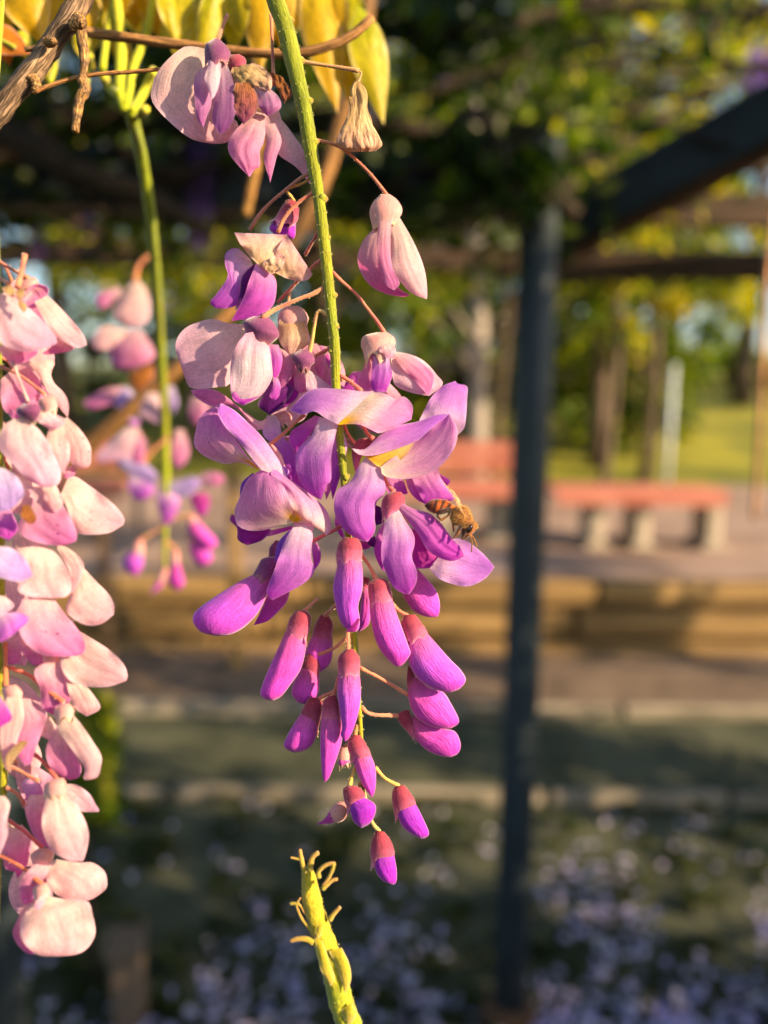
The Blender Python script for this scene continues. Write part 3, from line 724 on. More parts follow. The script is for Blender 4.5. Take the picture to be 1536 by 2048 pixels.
def hairs(mb, base_pts, n, ln, col, seed, centre=None, w=.000045):
    """fine down: thin spikes standing off a surface (base_pts: points with outward directions)"""
    r = random.Random(seed)
    for _ in range(n):
        p, nn = base_pts[r.randrange(len(base_pts))]
        dr = (nn + Vector((r.uniform(-.6, .6), r.uniform(-.6, .6), r.uniform(-.6, .6)))).normalized()
        s = dr.orthogonal().normalized() * w
        p = p + Vector((r.uniform(-1, 1), r.uniform(-1, 1), r.uniform(-1, 1))) * .0001
        l_ = ln * r.uniform(.5, 1.3)
        mb.add([p - s, p + s, p + dr * l_], [(0, 1, 2)], [col] * 3)

class Raceme:
    def __init__(s, label, top, d, group='wisteria racemes', name='wisteria_raceme', cat='flower'):
        s.d = d; s.loc = P(top[0], top[1], d); s.o = empty(name, s.loc); tag(s.o, label, cat, group)
        s.seed = int(d * 1000); s.kb, s.wr, s.crs, s.tilt = 1., .16, .045, 0.
    def rng(s):
        s.seed += 1; return s.seed
    def stem(s, p, widths, zs=None, mat='green_stem', name='stem', cols=((122, 136, 36), (160, 152, 34)), fuzz=0, bumps=()):
        n = len(p); zs = zs or [0] * n
        q = spline([(a[0], a[1], z, w) for a, z, w in zip(p, zs, widths)], 60)
        b = MB(); W = [P(t[0], t[1], s.d + t[2] / 1000.) for t in q]
        rad = [t[3] / 2 / FPX * (s.d + t[2] / 1000.) for t in q]
        cc = [mixc(lin(cols[0]), lin(cols[1]), i / 59. + .5 * mnoise.noise((i * .22, s.d * 50, 0))) for i in range(60)]
        b.tube(W, rad, 16, cols=cc, rough=.16, seed=s.rng())
        for k, (bx, by, br) in enumerate(bumps):
            c_ = P(bx, by, s.d - .0003); i = min(range(60), key=lambda i: (W[i] - c_).length); o_ = (c_ - W[i]).normalized()
            rr = br * .55 / FPX * s.d
            b.tube([W[i] + o_ * rad[i] * .3, W[i] + o_ * (rad[i] + rr * .2), W[i] + o_ * (rad[i] + rr * 1.1)], [rr * 1.9, rr * 1.25, rr * .4], 8, cols=[cc[i], mixc(cc[i], lin((196, 190, 60)), .6), lin((170, 130, 60))])
        if fuzz:
            bp = []
            for i, w_ in enumerate(W):
                t = (W[min(i + 1, 59)] - W[max(0, i - 1)]).normalized(); o1 = t.orthogonal().normalized(); o2 = t.cross(o1)
                for a in range(12):
                    nn = o1 * math.cos(a * .524) + o2 * math.sin(a * .524); bp.append((w_ + nn * rad[i] * .98, nn))
            hairs(b, bp, fuzz, .00036, lin((214, 206, 130)), s.seed, w=.00005)
        return b.build(name, mat, s.o, s.loc)
    def part(s, name, at, z=0.):
        f = Flower(); f.r = s; f.d = s.d; f.loc = P(at[0], at[1], s.d + z / 1000.); f.o = empty(name, f.loc, s.o, s.loc); f.z = z
        return f
class Flower:
    def ped(f, view, s, w=8, z0=0., z1=None, cols=((206, 132, 92), (190, 92, 82)), fuzz=90, mid=0.):
        p = pts(view, s); z1 = f.z if z1 is None else z1
        q = spline(p, 18); b = MB(); k = VIEW[view][2]
        W = [P(t[0], t[1], f.d + (z0 + (z1 - z0) * i / 17. + mid * math.sin(math.pi * i / 17.)) / 1000.) for i, t in enumerate(q)]
        rad = [w / 2 / FPX * f.d * (1.12 - .3 * math.sin(math.pi * min(1., i / 15.))) for i in range(18)]
        b.tube(W, rad, 10, cols=[mixc(lin(cols[0]), lin(cols[1]), .5 + .8 * mnoise.noise((i * .25, f.r.seed, 0))) for i in range(18)], rough=.08, seed=f.r.rng())
        if fuzz:
            bp = []
            for i, w_ in enumerate(W):
                t = (W[min(i + 1, 17)] - W[max(0, i - 1)]).normalized(); o1 = t.orthogonal().normalized(); o2 = t.cross(o1)
                for a in range(10):
                    nn = o1 * math.cos(a * .628) + o2 * math.sin(a * .628); bp.append((w_ + nn * rad[i] * .98, nn))
            hairs(b, bp, fuzz, .00022, lin((232, 190, 140)), f.r.seed)
        b.build('pedicel', 'fuzz', f.o, f.loc); return f
    def cal(f, view, L, R, z=None, zt=None, ratio=.80, k='r', teeth=13, fuzz=170, rim=True):
        z = f.z if z is None else z
        b = MB(); sd = f.r.rng(); n, nv = 22, 18
        vv = body(b, pts(view, L), pts(view, R), f.d, z, zt, ratio, n=n, nv=nv, seed=sd, teeth=teeth, colf=calf(k))
        if fuzz:
            ctrs = [sum((Vector(vv[j * n + i]) for i in range(n)), Vector()) / n for j in range(nv + 1)]
            bp = [(Vector(vv[j * n + i]), (Vector(vv[j * n + i]) - ctrs[j]).normalized()) for j in range(2, nv + 1) for i in range(n)]
            hairs(b, bp, fuzz, .00024, lin((214, 160, 140)), sd, w=.00003)
            bp = [(p_, (nn + (ctrs[-1] - ctrs[-4]).normalized()).normalized()) for p_, nn in bp[-2 * n:]]
            hairs(b, bp, fuzz // 3, .00035, lin((236, 206, 170)), sd + 1, w=.00003)
        b.build('calyx', 'fuzz', f.o, f.loc); return f
    def pet(f, name, view, L, R, zb=0., zt=0., sch='wing', **kw):
        b = MB(); mat = kw.pop('mat', 'petal'); kw['b'] = kw.get('b', .35) * f.r.kb; kw.setdefault('wr', f.r.wr); kw.setdefault('crs', f.r.crs); kw['t'] = kw.get('t', 0.) + f.r.tilt
        surf(b, pts(view, L), pts(view, R), f.d, zb, zt, sch=sch, seed=f.r.rng(), **kw)
        b.build(name + '_petal' if '_' not in name else name, mat, f.o, f.loc); return f
    def bod(f, name, view, L, R, z=0., zt=None, ratio=.7, sch='bud', mat='bud', **kw):
        b = MB(); kw.setdefault('keel', 1.0 if 'crumple' in kw else 1.3); body(b, pts(view, L), pts(view, R), f.d, z, zt, ratio, sch, seed=f.r.rng(), **kw)
        b.build(name, mat, f.o, f.loc); return f
# ------------------------------------------------------------------ the sharp raceme in the middle
M = Raceme('sharp purple wisteria raceme with open flowers above and buds below, a bee on it', (548, -30), .145)
M.stem([(540, -40), (551, 0), (572, 60), (593, 150), (608, 215), (623, 310), (635, 380), (648, 480), (658, 580), (664, 640), (670, 700), (673, 790), (682, 900), (690, 980), (697, 1080), (704, 1200), (710, 1290), (717, 1400), (722, 1480), (724, 1540), (728, 1600)],
       [36, 36, 35, 34, 31, 27, 24, 23, 22, 21, 20, 18, 16, 14, 14, 13, 13, 11, 9, 8, 6], fuzz=2600,
       bumps=[(600, 40, 9), (566, 95, 9), (612, 122, 12), (584, 162, 9), (628, 200, 10), (596, 215, 9), (640, 282, 11), (654, 398, 12), (664, 470, 7), (670, 590, 10), (676, 655, 10), (628, 383, 8), (646, 575, 8), (655, 700, 8), (684, 745, 7), (700, 950, 10)])
f = M.part('flower', (438, 80), 2.)
f.ped(1, '535,-30 505,50 478,125', 7, 6, 2)
f.cal(1, '455,113 405,150 396,215 402,262', '485,116 530,160 556,205 545,245', 0, 0, k='v')
f.pet('banner', 1, '355,165 260,170 120,300 70,440 82,515 180,625 310,728 430,758 490,760', '410,180 440,300 470,450 520,560 600,630 590,690 550,740 520,757 490,760', 3, 5, 'peach', b=.25, t=.25)
f.pet('wing', 1, '425,270 370,305 333,360 335,480 350,600 390,662', '452,280 462,400 442,520 412,590 396,640 390,662', 1, -1, 'mauve', b=.55, t=.4)
f.pet('keel', 1, '425,190 415,280 395,360 425,440 440,492', '490,195 500,300 485,400 465,460 440,492', -1, -2, 'white', b=.5)
f.pet('wing', 1, '470,250 465,380 450,520 445,620 490,706', '525,245 565,350 590,450 585,580 540,672 490,706', 0, -1, 'mauve', b=.4, t=-.2)

f = M.part('flower', (548, 160), 2.)
f.ped(1, '806,-30 814,200 823,398', 7, 5, 0)
f.cal(1, '545,215 535,240 545,285 575,310', '610,208 650,240 645,280 600,300', 1, k='r', teeth=0)
f.pet('withered_banner', 1, '570,285 556,330 585,385 640,400 700,400', '650,272 720,272 790,320 815,390 800,440', 0, -1, 'wither', mat='withered', b=.5, crumple=.45)
f.pet('withered_wing', 1, '585,385 566,470 588,580 638,642', '680,385 728,480 712,570 638,642', -1, -1, 'brownp', mat='withered', b=.45, crumple=.22)
f.pet('wing', 1, '695,405 718,470 728,530 785,594', '790,415 850,470 865,540 785,594', -.5, 0, 'mauve', b=.4)
f.pet('withered_keel', 1, '740,290 800,330 830,400 850,440 885,517', '790,320 860,342 910,395 936,460 885,517', -1, 0, 'brown', mat='withered', b=.4, crumple=.4)
f.pet('banner', 1, '690,560 690,640 735,690 800,690', '850,545 870,620 860,680 800,690', 2, 2, 'pale', b=.4)
f.pet('wing', 1, '705,570 610,650 545,745 548,820 600,890 672,966', '770,610 768,740 738,800 738,895 705,920 672,966', 1, -1, 'pinkp', b=.5, t=.2)
f.pet('keel', 1, '770,640 778,740 760,850 800,1000', '830,635 870,740 838,850 800,1000', 1, -1, 'pinkp', b=.6)
f.pet('wing', 1, '800,600 850,740 850,825 960,905 1045,1010', '850,590 925,680 1022,830 1057,960 1045,1010', 2, 3, 'pale', b=.3, t=-.3)

f = M.part('withered_flower', (712, 150), 0.)
f.ped(1, '985,252 1070,268 1150,280 1345,312', 8, 0, 0, cols=((190, 140, 90), (200, 150, 100)))
f.ped(1, '1340,312 1358,325 1352,355 1335,390', 5, 0, 0, cols=((190, 140, 90), (200, 150, 100)), fuzz=30)
f.bod('withered_petals', 1, '1318,378 1288,430 1292,540 1252,650 1222,760 1280,812', '1352,378 1388,440 1398,550 1440,670 1482,765 1440,806', 0, 0, .8, 'wither', mat='withered', crumple=.30, n=40, nv=34)
f.pet('withered_wing', 1, '1280,470 1285,560 1230,680 1215,745 1250,780', '1310,470 1320,600 1300,720 1290,780 1250,790', -2, -3, 'wither', mat='withered', b=.5, crumple=.25)

f = M.part('flower', (775, 391), 0.)
f.ped(0, '634,281 660,286 690,301 736,343 776,393', 7, 0, 0)
f.cal(2, '1110,25 1058,85 1042,150 1060,235', '1165,25 1215,65 1243,130 1205,205', 0, k='p', teeth=4)
f.pet('wing', 2, '1085,220 1010,300 968,400 985,500 1050,590 1150,640 1250,656', '1125,220 1115,400 1150,520 1230,610 1290,645 1250,656', 0, 2, 'pinkp', b=.6, t=-.3)
f.pet('wing', 2, '1160,190 1172,330 1178,470 1230,560 1300,635 1393,672', '1225,165 1290,275 1350,400 1387,520 1397,640 1393,672', -.5, -1, 'peach', b=.55, t=.15)
f.pet('keel', 2, '1105,170 1086,330 1108,480 1140,580 1192,617', '1178,180 1170,330 1180,470 1228,570 1192,617', -2, -2.5, 'pinkp', b=.45)

f = M.part('flower', (520, 530), 0.)
f.ped(2, '698,15 600,80 520,170 478,262', 8, 0, 1)
f.pet('banner', 2, '440,500 560,552 650,556 693,520', '400,470 450,400 500,320 530,268', -.5, .8, 'cream', b=.25, t=-.30, crumple=.18)
f.pet('banner', 2, '360,462 300,400 240,320 211,262', '430,500 470,420 515,335 540,275', -1.2, -.6, 'cream', b=.22, t=.22, crumple=.14)
f.pet('wrinkled_keel', 2, '380,470 395,440 430,420 480,390', '440,520 480,500 510,470 525,410', -2.2, -2.0, 'cream', mat='withered', b=.4, crumple=.35)
f.pet('wing', 2, '312,425 230,357 160,385 153,460 170,530 100,640 60,692 100,728', '325,462 275,510 248,590 243,690 180,724 100,728', 1, 0, 'wing', b=.35, t=.1)
f.pet('keel', 2, '330,455 260,530 246,620 215,735', '355,470 310,560 285,640 230,735', 0, -1, 'dark', b=.4)
f.pet('wing', 2, '345,450 300,560 275,640 232,730 192,806', '400,485 462,540 470,620 445,715 350,780 192,806', -1, 0, 'wingL', b=.45, t=.2)

f = M.part('bud', (580, 400), 5.)
f.ped(2, '700,-160 660,-60 535,-5 560,40 578,70', 6, 0, 5, cols=((206, 170, 90), (200, 150, 80)))
f.cal(2, '540,55 500,105 465,165 440,180', '590,68 606,120 600,185 580,215', 5, k='r')
f.bod('bud_petals', 2, '478,150 430,220 432,250 490,290 570,304', '590,170 588,240 584,285 570,304', 6, 6, .7, 'budd')
f = M.part('bare_stalk', (600, 350), 6.)
f.ped(2, '690,-110 600,-60 400,110 305,245', 7, 0, 8, cols=((196, 130, 110), (184, 120, 100)))
f = M.part('bare_stalk', (620, 470), 6.)
f.ped(2, '728,255 690,320 648,395', 7, 0, 5, cols=((190, 90, 90), (200, 100, 90)))
f.ped(2, '745,430 700,462 650,520 600,560 480,690', 7, 0, 8, cols=((196, 90, 90), (200, 130, 100)))

# pale flower behind the stem
f = M.part('flower', (575, 620), 5.)
f.ped(2, '600,555 560,610 540,720', 6, 8, 5, cols=((206, 150, 100), (206, 130, 90)))
f.cal(3, '900,46 845,90 826,150 838,185', '985,46 1035,85 1066,140 1050,175', 4, k='p', teeth=22, ratio=.7)
f.pet('banner', 3, '850,120 826,220 845,330 930,440', '1030,120 1062,240 1070,330 930,440', 3, 2, 'cream', b=.5, wr=.2)
f.pet('wing', 3, '860,300 880,390 900,500 960,560', '1040,280 1060,350 1030,480 960,560', 5, 5, 'pinkp', b=.3)
f.pet('wing', 3, '1075,330 1085,450 1130,560 1172,588', '1130,335 1192,430 1190,530 1172,588', 6, 6, 'pinkp', b=.4)
f.pet('wing', 3, '1140,345 1180,450 1200,600 1230,655', '1180,355 1232,450 1242,560 1230,655', 8, 8, 'wingL', b=.4)

# big pale banner at the left with a lit wing
f = M.part('flower', (524, 634), 0.)
f.ped(2, '757,603 690,640 600,672 450,740 375,790', 9, 0, -1, cols=((214, 150, 100), (196, 100, 84)), fuzz=160)
f.pet('banner', 3, '590,190 450,178 330,146 200,175 100,230 43,330 60,430 135,498', '570,300 490,500 462,642 370,668 180,682 122,620 126,540 135,498', 4, 5, 'pale', b=.2, fold=.15, t=.3)
f.cal(3, '640,125 565,165 570,220 585,265', '750,125 805,190 838,275 765,345', 0, 0, k='v', teeth=10)
f.pet('keel', 3, '770,620 690,760 680,820 765,884', '910,640 950,690 870,810 765,884', 3, 2, 'dark', b=.5)
f.pet('wing', 3, '880,560 900,660 860,800 765,884', '950,540 992,660 960,770 765,884', 4, 3, 'deep', b=.4)
f.pet('wing', 3, '810,350 850,450 835,600 838,692', '895,395 950,480 948,560 900,640 838,692', 2, 2, 'pinkp', b=.5)
f.pet('keel', 3, '745,335 768,450 782,560 812,610', '835,345 863,440 850,540 812,610', 0, 0, 'wingL', b=.4)
f.pet('keel', 3, '790,590 790,660 765,740 810,768', '830,600 850,660 840,730 810,768', -.5, -1, 'wingL', b=.5)
f.pet('wing', 3, '580,255 510,350 468,480 462,640 480,735 560,812', '745,225 762,350 784,500 782,610 690,745 560,812', -2, -1.5, 'white', b=.45, t=.35)
f.pet('rim_petal', 3, '463,640 466,700 490,770 560,812', '500,640 520,720 560,760 700,735', -2.2, -2.6, 'wingL', b=.2)

# open flower right of the stem, pale wing spread to the right
f = M.part('flower', (762, 664), 2.)
f.ped(2, '815,505 870,560 960,640 1030,730 1090,810 1140,885', 7, 0, 2, cols=((206, 96, 90), (214, 130, 100)))
f.pet('wing', 4, '475,392 400,405 350,480 330,540', '500,400 480,470 450,530 330,560', 5, 5, 'wingL', b=.4)
f.pet('wing', 4, '640,230 690,300 710,440 740,510 860,560 992,584', '720,240 850,264 960,320 1050,420 1097,495 992,584', 2, 3, 'pale', b=.35, t=.2)
f.pet('wing', 4, '720,270 760,340 830,420 900,490 992,584', '740,260 860,280 950,340 1030,430 1000,560', 1, 1.5, 'pinkp', b=.3, t=.2)
f.pet('keel', 4, '530,200 490,360 440,470 470,545', '610,210 580,380 560,480 550,550', 2, 2, 'pinkp', b=.4)
f.pet('keel', 4, '560,210 552,380 540,480 560,548', '680,215 690,330 708,430 660,556', 0, 0, 'wing', b=.4)
f.cal(4, '590,95 490,125 468,195 492,262', '670,95 722,135 732,190 705,235', 1, 1, k='p', teeth=26, ratio=.7)
f.pet('keel', 4, '600,190 612,240 660,290', '700,175 735,220 725,300', -1, -1, 'pale', b=.4)
# paler blooms on the far side of the raceme
f = M.part('flower', (640, 720), 9.)
f.ped(0, '668,690 655,700 640,715', 7, 0, 9)
f.pet('banner', 0, '612,690 596,740 610,800 640,826', '668,694 690,744 682,800 640,826', 9, 10, 'pinkp', b=.4)
f.pet('wing', 0, '560,742 530,790 548,838 580,850', '606,744 622,790 610,836 580,850', 9, 9, 'pale', b=.4)
f = M.part('flower', (730, 770), 9.)
f.ped(0, '676,760 700,762 728,772', 7, 0, 9)
f.pet('banner', 0, '704,756 690,800 712,850 750,866', '770,756 806,800 796,846 750,866', 9, 10, 'pinkp', b=.4)
f = M.part('flower', (560, 880), 9.)
f.ped(0, '684,900 640,880 566,880', 7, 0, 9)
f.pet('banner', 0, '552,872 530,930 560,985 600,1000', '620,872 650,925 640,980 600,1000', 9, 10, 'wingL', b=.4)

# purple cup below a bent stalk
f = M.part('flower', (607, 706), 0.)
f.ped(3, '1216,120 1175,92 1138,85 1120,140 1095,290 1068,420', 8, 0, 1, cols=((222, 186, 96), (206, 140, 96)))
f.ped(3, '1222,372 1150,412 1090,448', 8, 0, 2, cols=((206, 100, 92), (200, 90, 90)))
f.cal(3, '1000,380 930,428 950,480 985,512', '1060,378 1106,435 1108,480 1060,525', 1, 0, k='v')
f.pet('wing', 3, '985,505 950,560 960,680 1000,720', '1030,520 1050,600 1050,680 1000,720', 3, 3, 'pinkp', b=.4)
f.pet('wing', 3, '1000,505 1040,600 1050,700 1100,700', '1050,525 1140,590 1225,660 1245,690', 1, 1, 'pale', b=.2, t=.3)

# folded flower at the left, the shade on its fold put in as violet
f = M.part('flower', (420, 830), -1.)
f.pet('banner', 3, '748,900 690,932 610,880 540,828 460,762 370,700 280,680 158,694', '748,900 715,990 650,990 590,920 520,840 400,800 320,818 200,750 158,694', 4, 3, 'pinkp', b=.35, fold=.3)
f.pet('wing', 3, '745,885 710,1020 790,1120 860,1260 905,1310 930,1392', '845,895 862,1040 930,1110 970,1210 972,1320 930,1392', 5, 4, 'wing', b=.4)
f.pet('wing', 3, '640,1290 530,1246 420,1260 270,1202 186,1120 195,1010 240,880 370,805', '690,1300 590,1190 520,1090 450,1010 410,950 380,880 370,805', -1, 0, 'banner', b=.25, t=-.35, blotch=.7)
f.pet('banner', 3, '700,1305 600,1180 520,1080 420,970 366,860 390,790', '905,1372 865,1280 790,1160 700,1040 620,960 500,850 390,790', -1, -3, 'bannerV', b=.3, t=.4)
f.pet('keel', 3, '600,1230 690,1290 800,1290 880,1372', '770,1200 830,1250 915,1310 880,1372', 1, 1, 'bannerV', b=.3)
f.cal(3, '790,880 800,930 850,952', '880,848 935,890 930,942', 6, k='p', fuzz=60)
f.ped(3, '1032,880 960,940 900,1000 770,1110', 8, 0, 3, cols=((212, 110, 92), (204, 120, 96)))
f.cal(3, '762,1110 800,1170 825,1250 840,1275', '790,1110 850,1180 880,1260 865,1278', 2, ratio=.7, k='p', teeth=3)

# flower with level banner and hanging purple wing
f = M.part('flower', (676, 845), -2.)
f.pet('wing', 3, '1115,885 1000,960 930,1010 916,1090 972,1170', '1150,900 1100,1000 1040,1080 972,1170', 2, 2, 'wingL', b=.5)
f.pet('keel', 3, '1240,960 1210,1200 1180,1400 1200,1536', '1300,960 1310,1200 1300,1320 1200,1536', 1, 1, 'pinkp', b=.2)
f.pet('wing', 3, '1265,950 1250,1100 1240,1250 1236,1440 1250,1536', '1312,950 1358,1100 1350,1200 1300,1380 1250,1536', 0, 1, 'wing', b=.4)
f.pet('wing', 3, '1145,895 1090,1030 980,1150 966,1280 1000,1400 1080,1490 1160,1536', '1295,940 1262,1080 1240,1200 1238,1380 1205,1420 1160,1536', -2, -2, 'wing', b=.5, t=-.1)
f.pet('banner', 4, '290,803 200,757 110,702 20,726 -80,692', '572,543 480,548 300,528 100,530 0,600 -80,692', -2, -1, 'bannerV', b=.15, t=.4, c=-.6)  # shaded half of the banner, its shade put in as violet
f.pet('banner', 4, '288,804 450,803 560,850 620,868 760,810 855,765', '570,543 660,568 735,605 800,588 866,660 855,765', -2, -2, 'banner', b=.2, t=.4, blotch=.08)
f.cal(4, '420,960 360,940 350,960 395,985', '380,920 350,900 345,920 440,985', 3, k='p', fuzz=0)

# flower at the right with a yellow throat
f = M.part('flower', (730, 870), -1.)
f.ped(4, '310,425 380,470 440,520 470,550', 9, 0, 0, cols=((214, 110, 96), (206, 90, 86)), fuzz=120)
f.ped(4, '475,790 515,870 560,915', 9, 2, 0, cols=((214, 110, 96), (206, 90, 86)))
f.ped(4, '335,800 370,880 430,965', 8, 2, 2, cols=((206, 110, 96), (206, 100, 90)))
f.cal(4, '560,905 450,915 400,985 405,1090 430,1175', '600,890 540,960 480,1040 450,1120 440,1175', 2, ratio=.6, k='r')
f.pet('banner', 4, '915,772 960,680 1010,590 1090,510 1192,468', '1212,882 1262,830 1276,740 1284,600 1284,510 1215,490 1192,468', 4, 5, 'bannerV', b=.2, t=.35, fold=.15)
f.pet('yellow_throat', 4, '500,1045 600,1010 700,985 800,960 890,925', '540,1075 610,1128 720,1115 820,1030 890,925', -1, 0, 'yellow', b=-.3, nu=12)
f.pet('banner', 4, '612,1135 700,1065 800,1015 890,935 1010,830 1150,722', '622,1140 640,1195 740,1220 850,1217 1000,1172 1110,1092 1192,970 1208,840 1150,722', -1.5, 1, 'banner', b=.3, t=-.4)
f.pet('banner', 4, '398,985 450,1033 560,1042 700,1003 890,933 1010,832 1150,722', '398,985 500,990 620,880 760,810 900,780 1040,730 1150,722', -2, 1, 'bannerV', b=.25, t=.5)  # upper fold: shade painted as violet against the pink lower half
f.pet('keel', 6, '500,420 494,520 510,582', '545,440 570,545 510,582', 1, 0, 'dark', b=.5)
f.pet('keel', 6, '420,690 450,730 492,748', '500,660 508,700 492,748', 0, 0, 'dark', b=.4)
f.pet('wing', 6, '440,40 370,130 312,240 210,310 183,420 200,520 250,600 340,670 442,707', '500,40 540,130 577,260 572,340 512,400 496,520 502,620 442,707', 0, -3, 'wing', b=.55, t=.1)

# flower behind the bee
f = M.part('flower', (800, 930), 5.)
f.pet('wing', 6, '555,205 600,330 680,352 752,335', '690,205 725,250 740,290 752,335', 5, 5, 'wingL', b=.3)
f.pet('keel', 6, '730,215 760,310 820,380 892,418', '800,215 850,320 890,390 892,418', 4, 3, 'wingL', b=.3)
f.pet('wing', 6, '780,210 825,310 860,375 892,418', '988,135 1000,200 1050,280 1115,375 1020,395 892,418', 3, 2, 'wingL', b=.35)
f.pet('keel', 6, '990,185 1010,230 1048,278', '1000,185 1078,235 1048,278', 5, 5, 'deep', b=.3)

# flower at the left below
f = M.part('flower', (585, 1045), -1.)
f.ped(5, '1165,578 1110,615 1050,645 910,718', 9, 0, 1, cols=((196, 96, 96), (190, 84, 90)), fuzz=120)
f.pet('wing', 5, '320,490 306,540 360,600 368,690 440,733', '420,560 560,615 625,608 560,690 440,733', 4, 3, 'deep', b=.4)
f.pet('keel', 5, '580,664 640,655 780,610', '600,620 700,600 790,580', 5, 4, 'wingL', b=.3)
f.pet('wing', 5, '930,690 940,800 955,925', '965,685 1004,780 998,860 955,925', 4, 3, 'wingL', b=.4)
f.pet('wing', 5, '480,175 400,250 383,340 390,360', '510,190 460,250 430,310 390,360', 3, 3, 'violet', b=.3)
f.pet('wing', 5, '785,595 690,690 660,760 648,868', '810,610 730,700 710,790 648,868', -1, -1, 'violet', b=.5)
f.pet('keel', 5, '790,545 800,600 820,660', '940,560 950,610 900,670', -.5, -1, 'white', b=.4)
f.pet('wing', 5, '790,595 725,700 690,800 640,940 598,1040 588,1110 632,1154', '905,585 944,650 932,760 934,850 957,900 940,965 860,1035 770,1085 632,1154', -2, -2, 'wing', b=.5, t=.1)
f.pet('banner', 5, '780,562 650,594 540,620 430,614 358,570 343,460 370,390 440,230 555,150 650,135', '800,552 795,500 765,400 725,290 665,215 620,185 650,135', -2, -1, 'banner', b=.3, t=-.25, blotch=.85)
f.pet('banner', 5, '800,552 795,500 765,400 725,290 665,215 620,185 650,135', '890,560 960,572 1000,612 1052,657 1082,600 1072,520 1022,430 900,320 770,230 700,180 650,135', -2, -1, 'banner', b=.35, t=.25, blotch=.15)

# long bud at the left
f = M.part('bud', (545, 1120), 2.)
f.cal(5, '660,690 612,750 604,830', '690,700 680,760 650,845', 6, k='v')
f.pet('wing', 5, '600,1090 560,1200 488,1347', '768,1085 742,1170 680,1240 600,1312 488,1347', 5, 4, 'bud', b=.4)
f.cal(5, '665,820 560,832 515,900 478,965', '690,850 655,930 632,1000', 2, 2, k='v')
f.bod('bud_petals', 5, '500,950 380,1008 200,1120 60,1220 20,1280 30,1340 90,1402 200,1428', '632,985 602,1070 562,1180 500,1280 400,1372 300,1420 200,1428', 2, 0, .55, 'budV')

# hanging bud in the centre
f = M.part('bud', (701, 1075), -2.)
f.bod('bud_petals', 5, '1128,815 1128,900 1098,1050 1120,1200 1160,1330 1232,1398', '1312,825 1328,950 1322,1080 1292,1200 1304,1300 1290,1385 1232,1398', -3, -3, .8, 'budV')
f.pet('keel', 5, '1290,1290 1240,1350 1200,1390 1215,1398', '1304,1300 1290,1345 1270,1395 1215,1398', -6, -5, 'magenta', b=.3)
f.cal(5, '1180,668 1142,715 1120,800 1128,838', '1290,678 1318,740 1322,820 1312,845', -3, -3, k='r')
f = M.part('bud', (735, 1150), 6.)
f.cal(6, '408,970 402,1030 400,1080', '460,985 445,1060 440,1090', 6, k='r')
f.bod('bud_petals', 6, '402,1050 388,1200 378,1300 368,1405', '445,1060 462,1150 455,1330 368,1405', 6, 6, .8, 'bud')
f.pet('wing', 6, '200,480 190,560 220,640 250,680', '225,540 245,600 265,660 250,680', 4, 4, 'wingL', b=.3)
f.pet('wing', 6, '360,690 390,760 420,765', '440,705 465,745 420,765', 4, 4, 'magenta', b=.3)

# open flower under the bee
f = M.part('flower', (787, 985), -1.)
f.ped(6, '555,190 600,270 645,325', 9, 3, 0, cols=((214, 106, 96), (206, 90, 90)), fuzz=120)
f.bod('bud_petals', 6, '700,1080 730,1150 800,1240 900,1282 977,1282', '822,905 900,990 970,1080 997,1180 992,1250 977,1282', 5, 5, .6, 'bud')
f.pet('wing', 6, '918,910 980,982 1100,1032 1220,1047 1340,992 1418,900', '1010,790 1080,690 1190,692 1310,778 1380,850 1418,900', 1, 2, 'bannerV', b=.3, t=.25)
f.pet('wing', 6, '780,600 788,760 788,885 850,912 960,897 1040,860', '820,620 880,720 960,800 1040,860', 1, 2, 'magenta', b=.4)
f.pet('keel', 6, '560,560 510,660 492,780 540,900 575,935', '590,560 565,680 560,830 575,935', 1, 0, 'wingL', b=.4)
f.pet('wing', 6, '660,430 740,530 840,660 900,765 1000,832 1100,852 1188,815', '700,405 800,452 920,488 1010,568 1090,678 1150,738 1188,815', -2, -2, 'wingL', b=.55, t=-.2)
f.pet('wing', 6, '600,430 578,550 553,680 548,830 580,935 640,1052 720,1102 765,1108', '690,470 745,560 798,650 803,730 782,820 822,930 817,1020 765,1108', -2, -3, 'wing', b=.5, t=.1)
f.cal(6, '630,318 570,358 547,430 560,530', '700,322 728,365 724,420 680,460', -1, -1, k='r', teeth=9)
f.pet('keel', 6, '700,470 720,520 745,560', '730,500 770,560 745,570', 0, 0, 'yellow', b=.2)

def bud(at, z, ped, cal, bod, view, pw=8, sch='bud', ratio=.72, zt=None, k='r', pc=((214, 140, 100), (206, 110, 92)), view_p=None, zp=None):
    g = M.part('bud', at, z)
    if ped: g.ped(view_p or view, ped, pw, 0, z, cols=pc)
    g.bod('bud_petals', view, bod[0], bod[1], z, zt if zt is not None else z - .5, ratio, sch)
    g.cal(view, cal[0], cal[1], z, z, k=k)
    return g
bud((750, 1156), -1, '390,800 450,880 508,990', ('500,985 452,1030 448,1120 458,1165', '565,985 605,1020 632,1130 625,1165'),
    ('455,1130 462,1270 495,1440 555,1560 650,1655 692,1662', '628,1130 665,1250 712,1380 762,1520 773,1563 730,1632 692,1662'), 6, sch='bud')
bud((812, 1232), 0, '950,30 1000,75 1055,108', ('1035,98 1010,150 1025,220 1045,275', '1105,98 1135,140 1186,215 1170,240'),
    ('1046,240 1052,360 1072,450 1130,532 1220,592 1310,616 1352,613', '1176,212 1262,310 1342,400 1402,460 1442,530 1404,590 1352,613'), 7, sch='budV', ratio=.55)
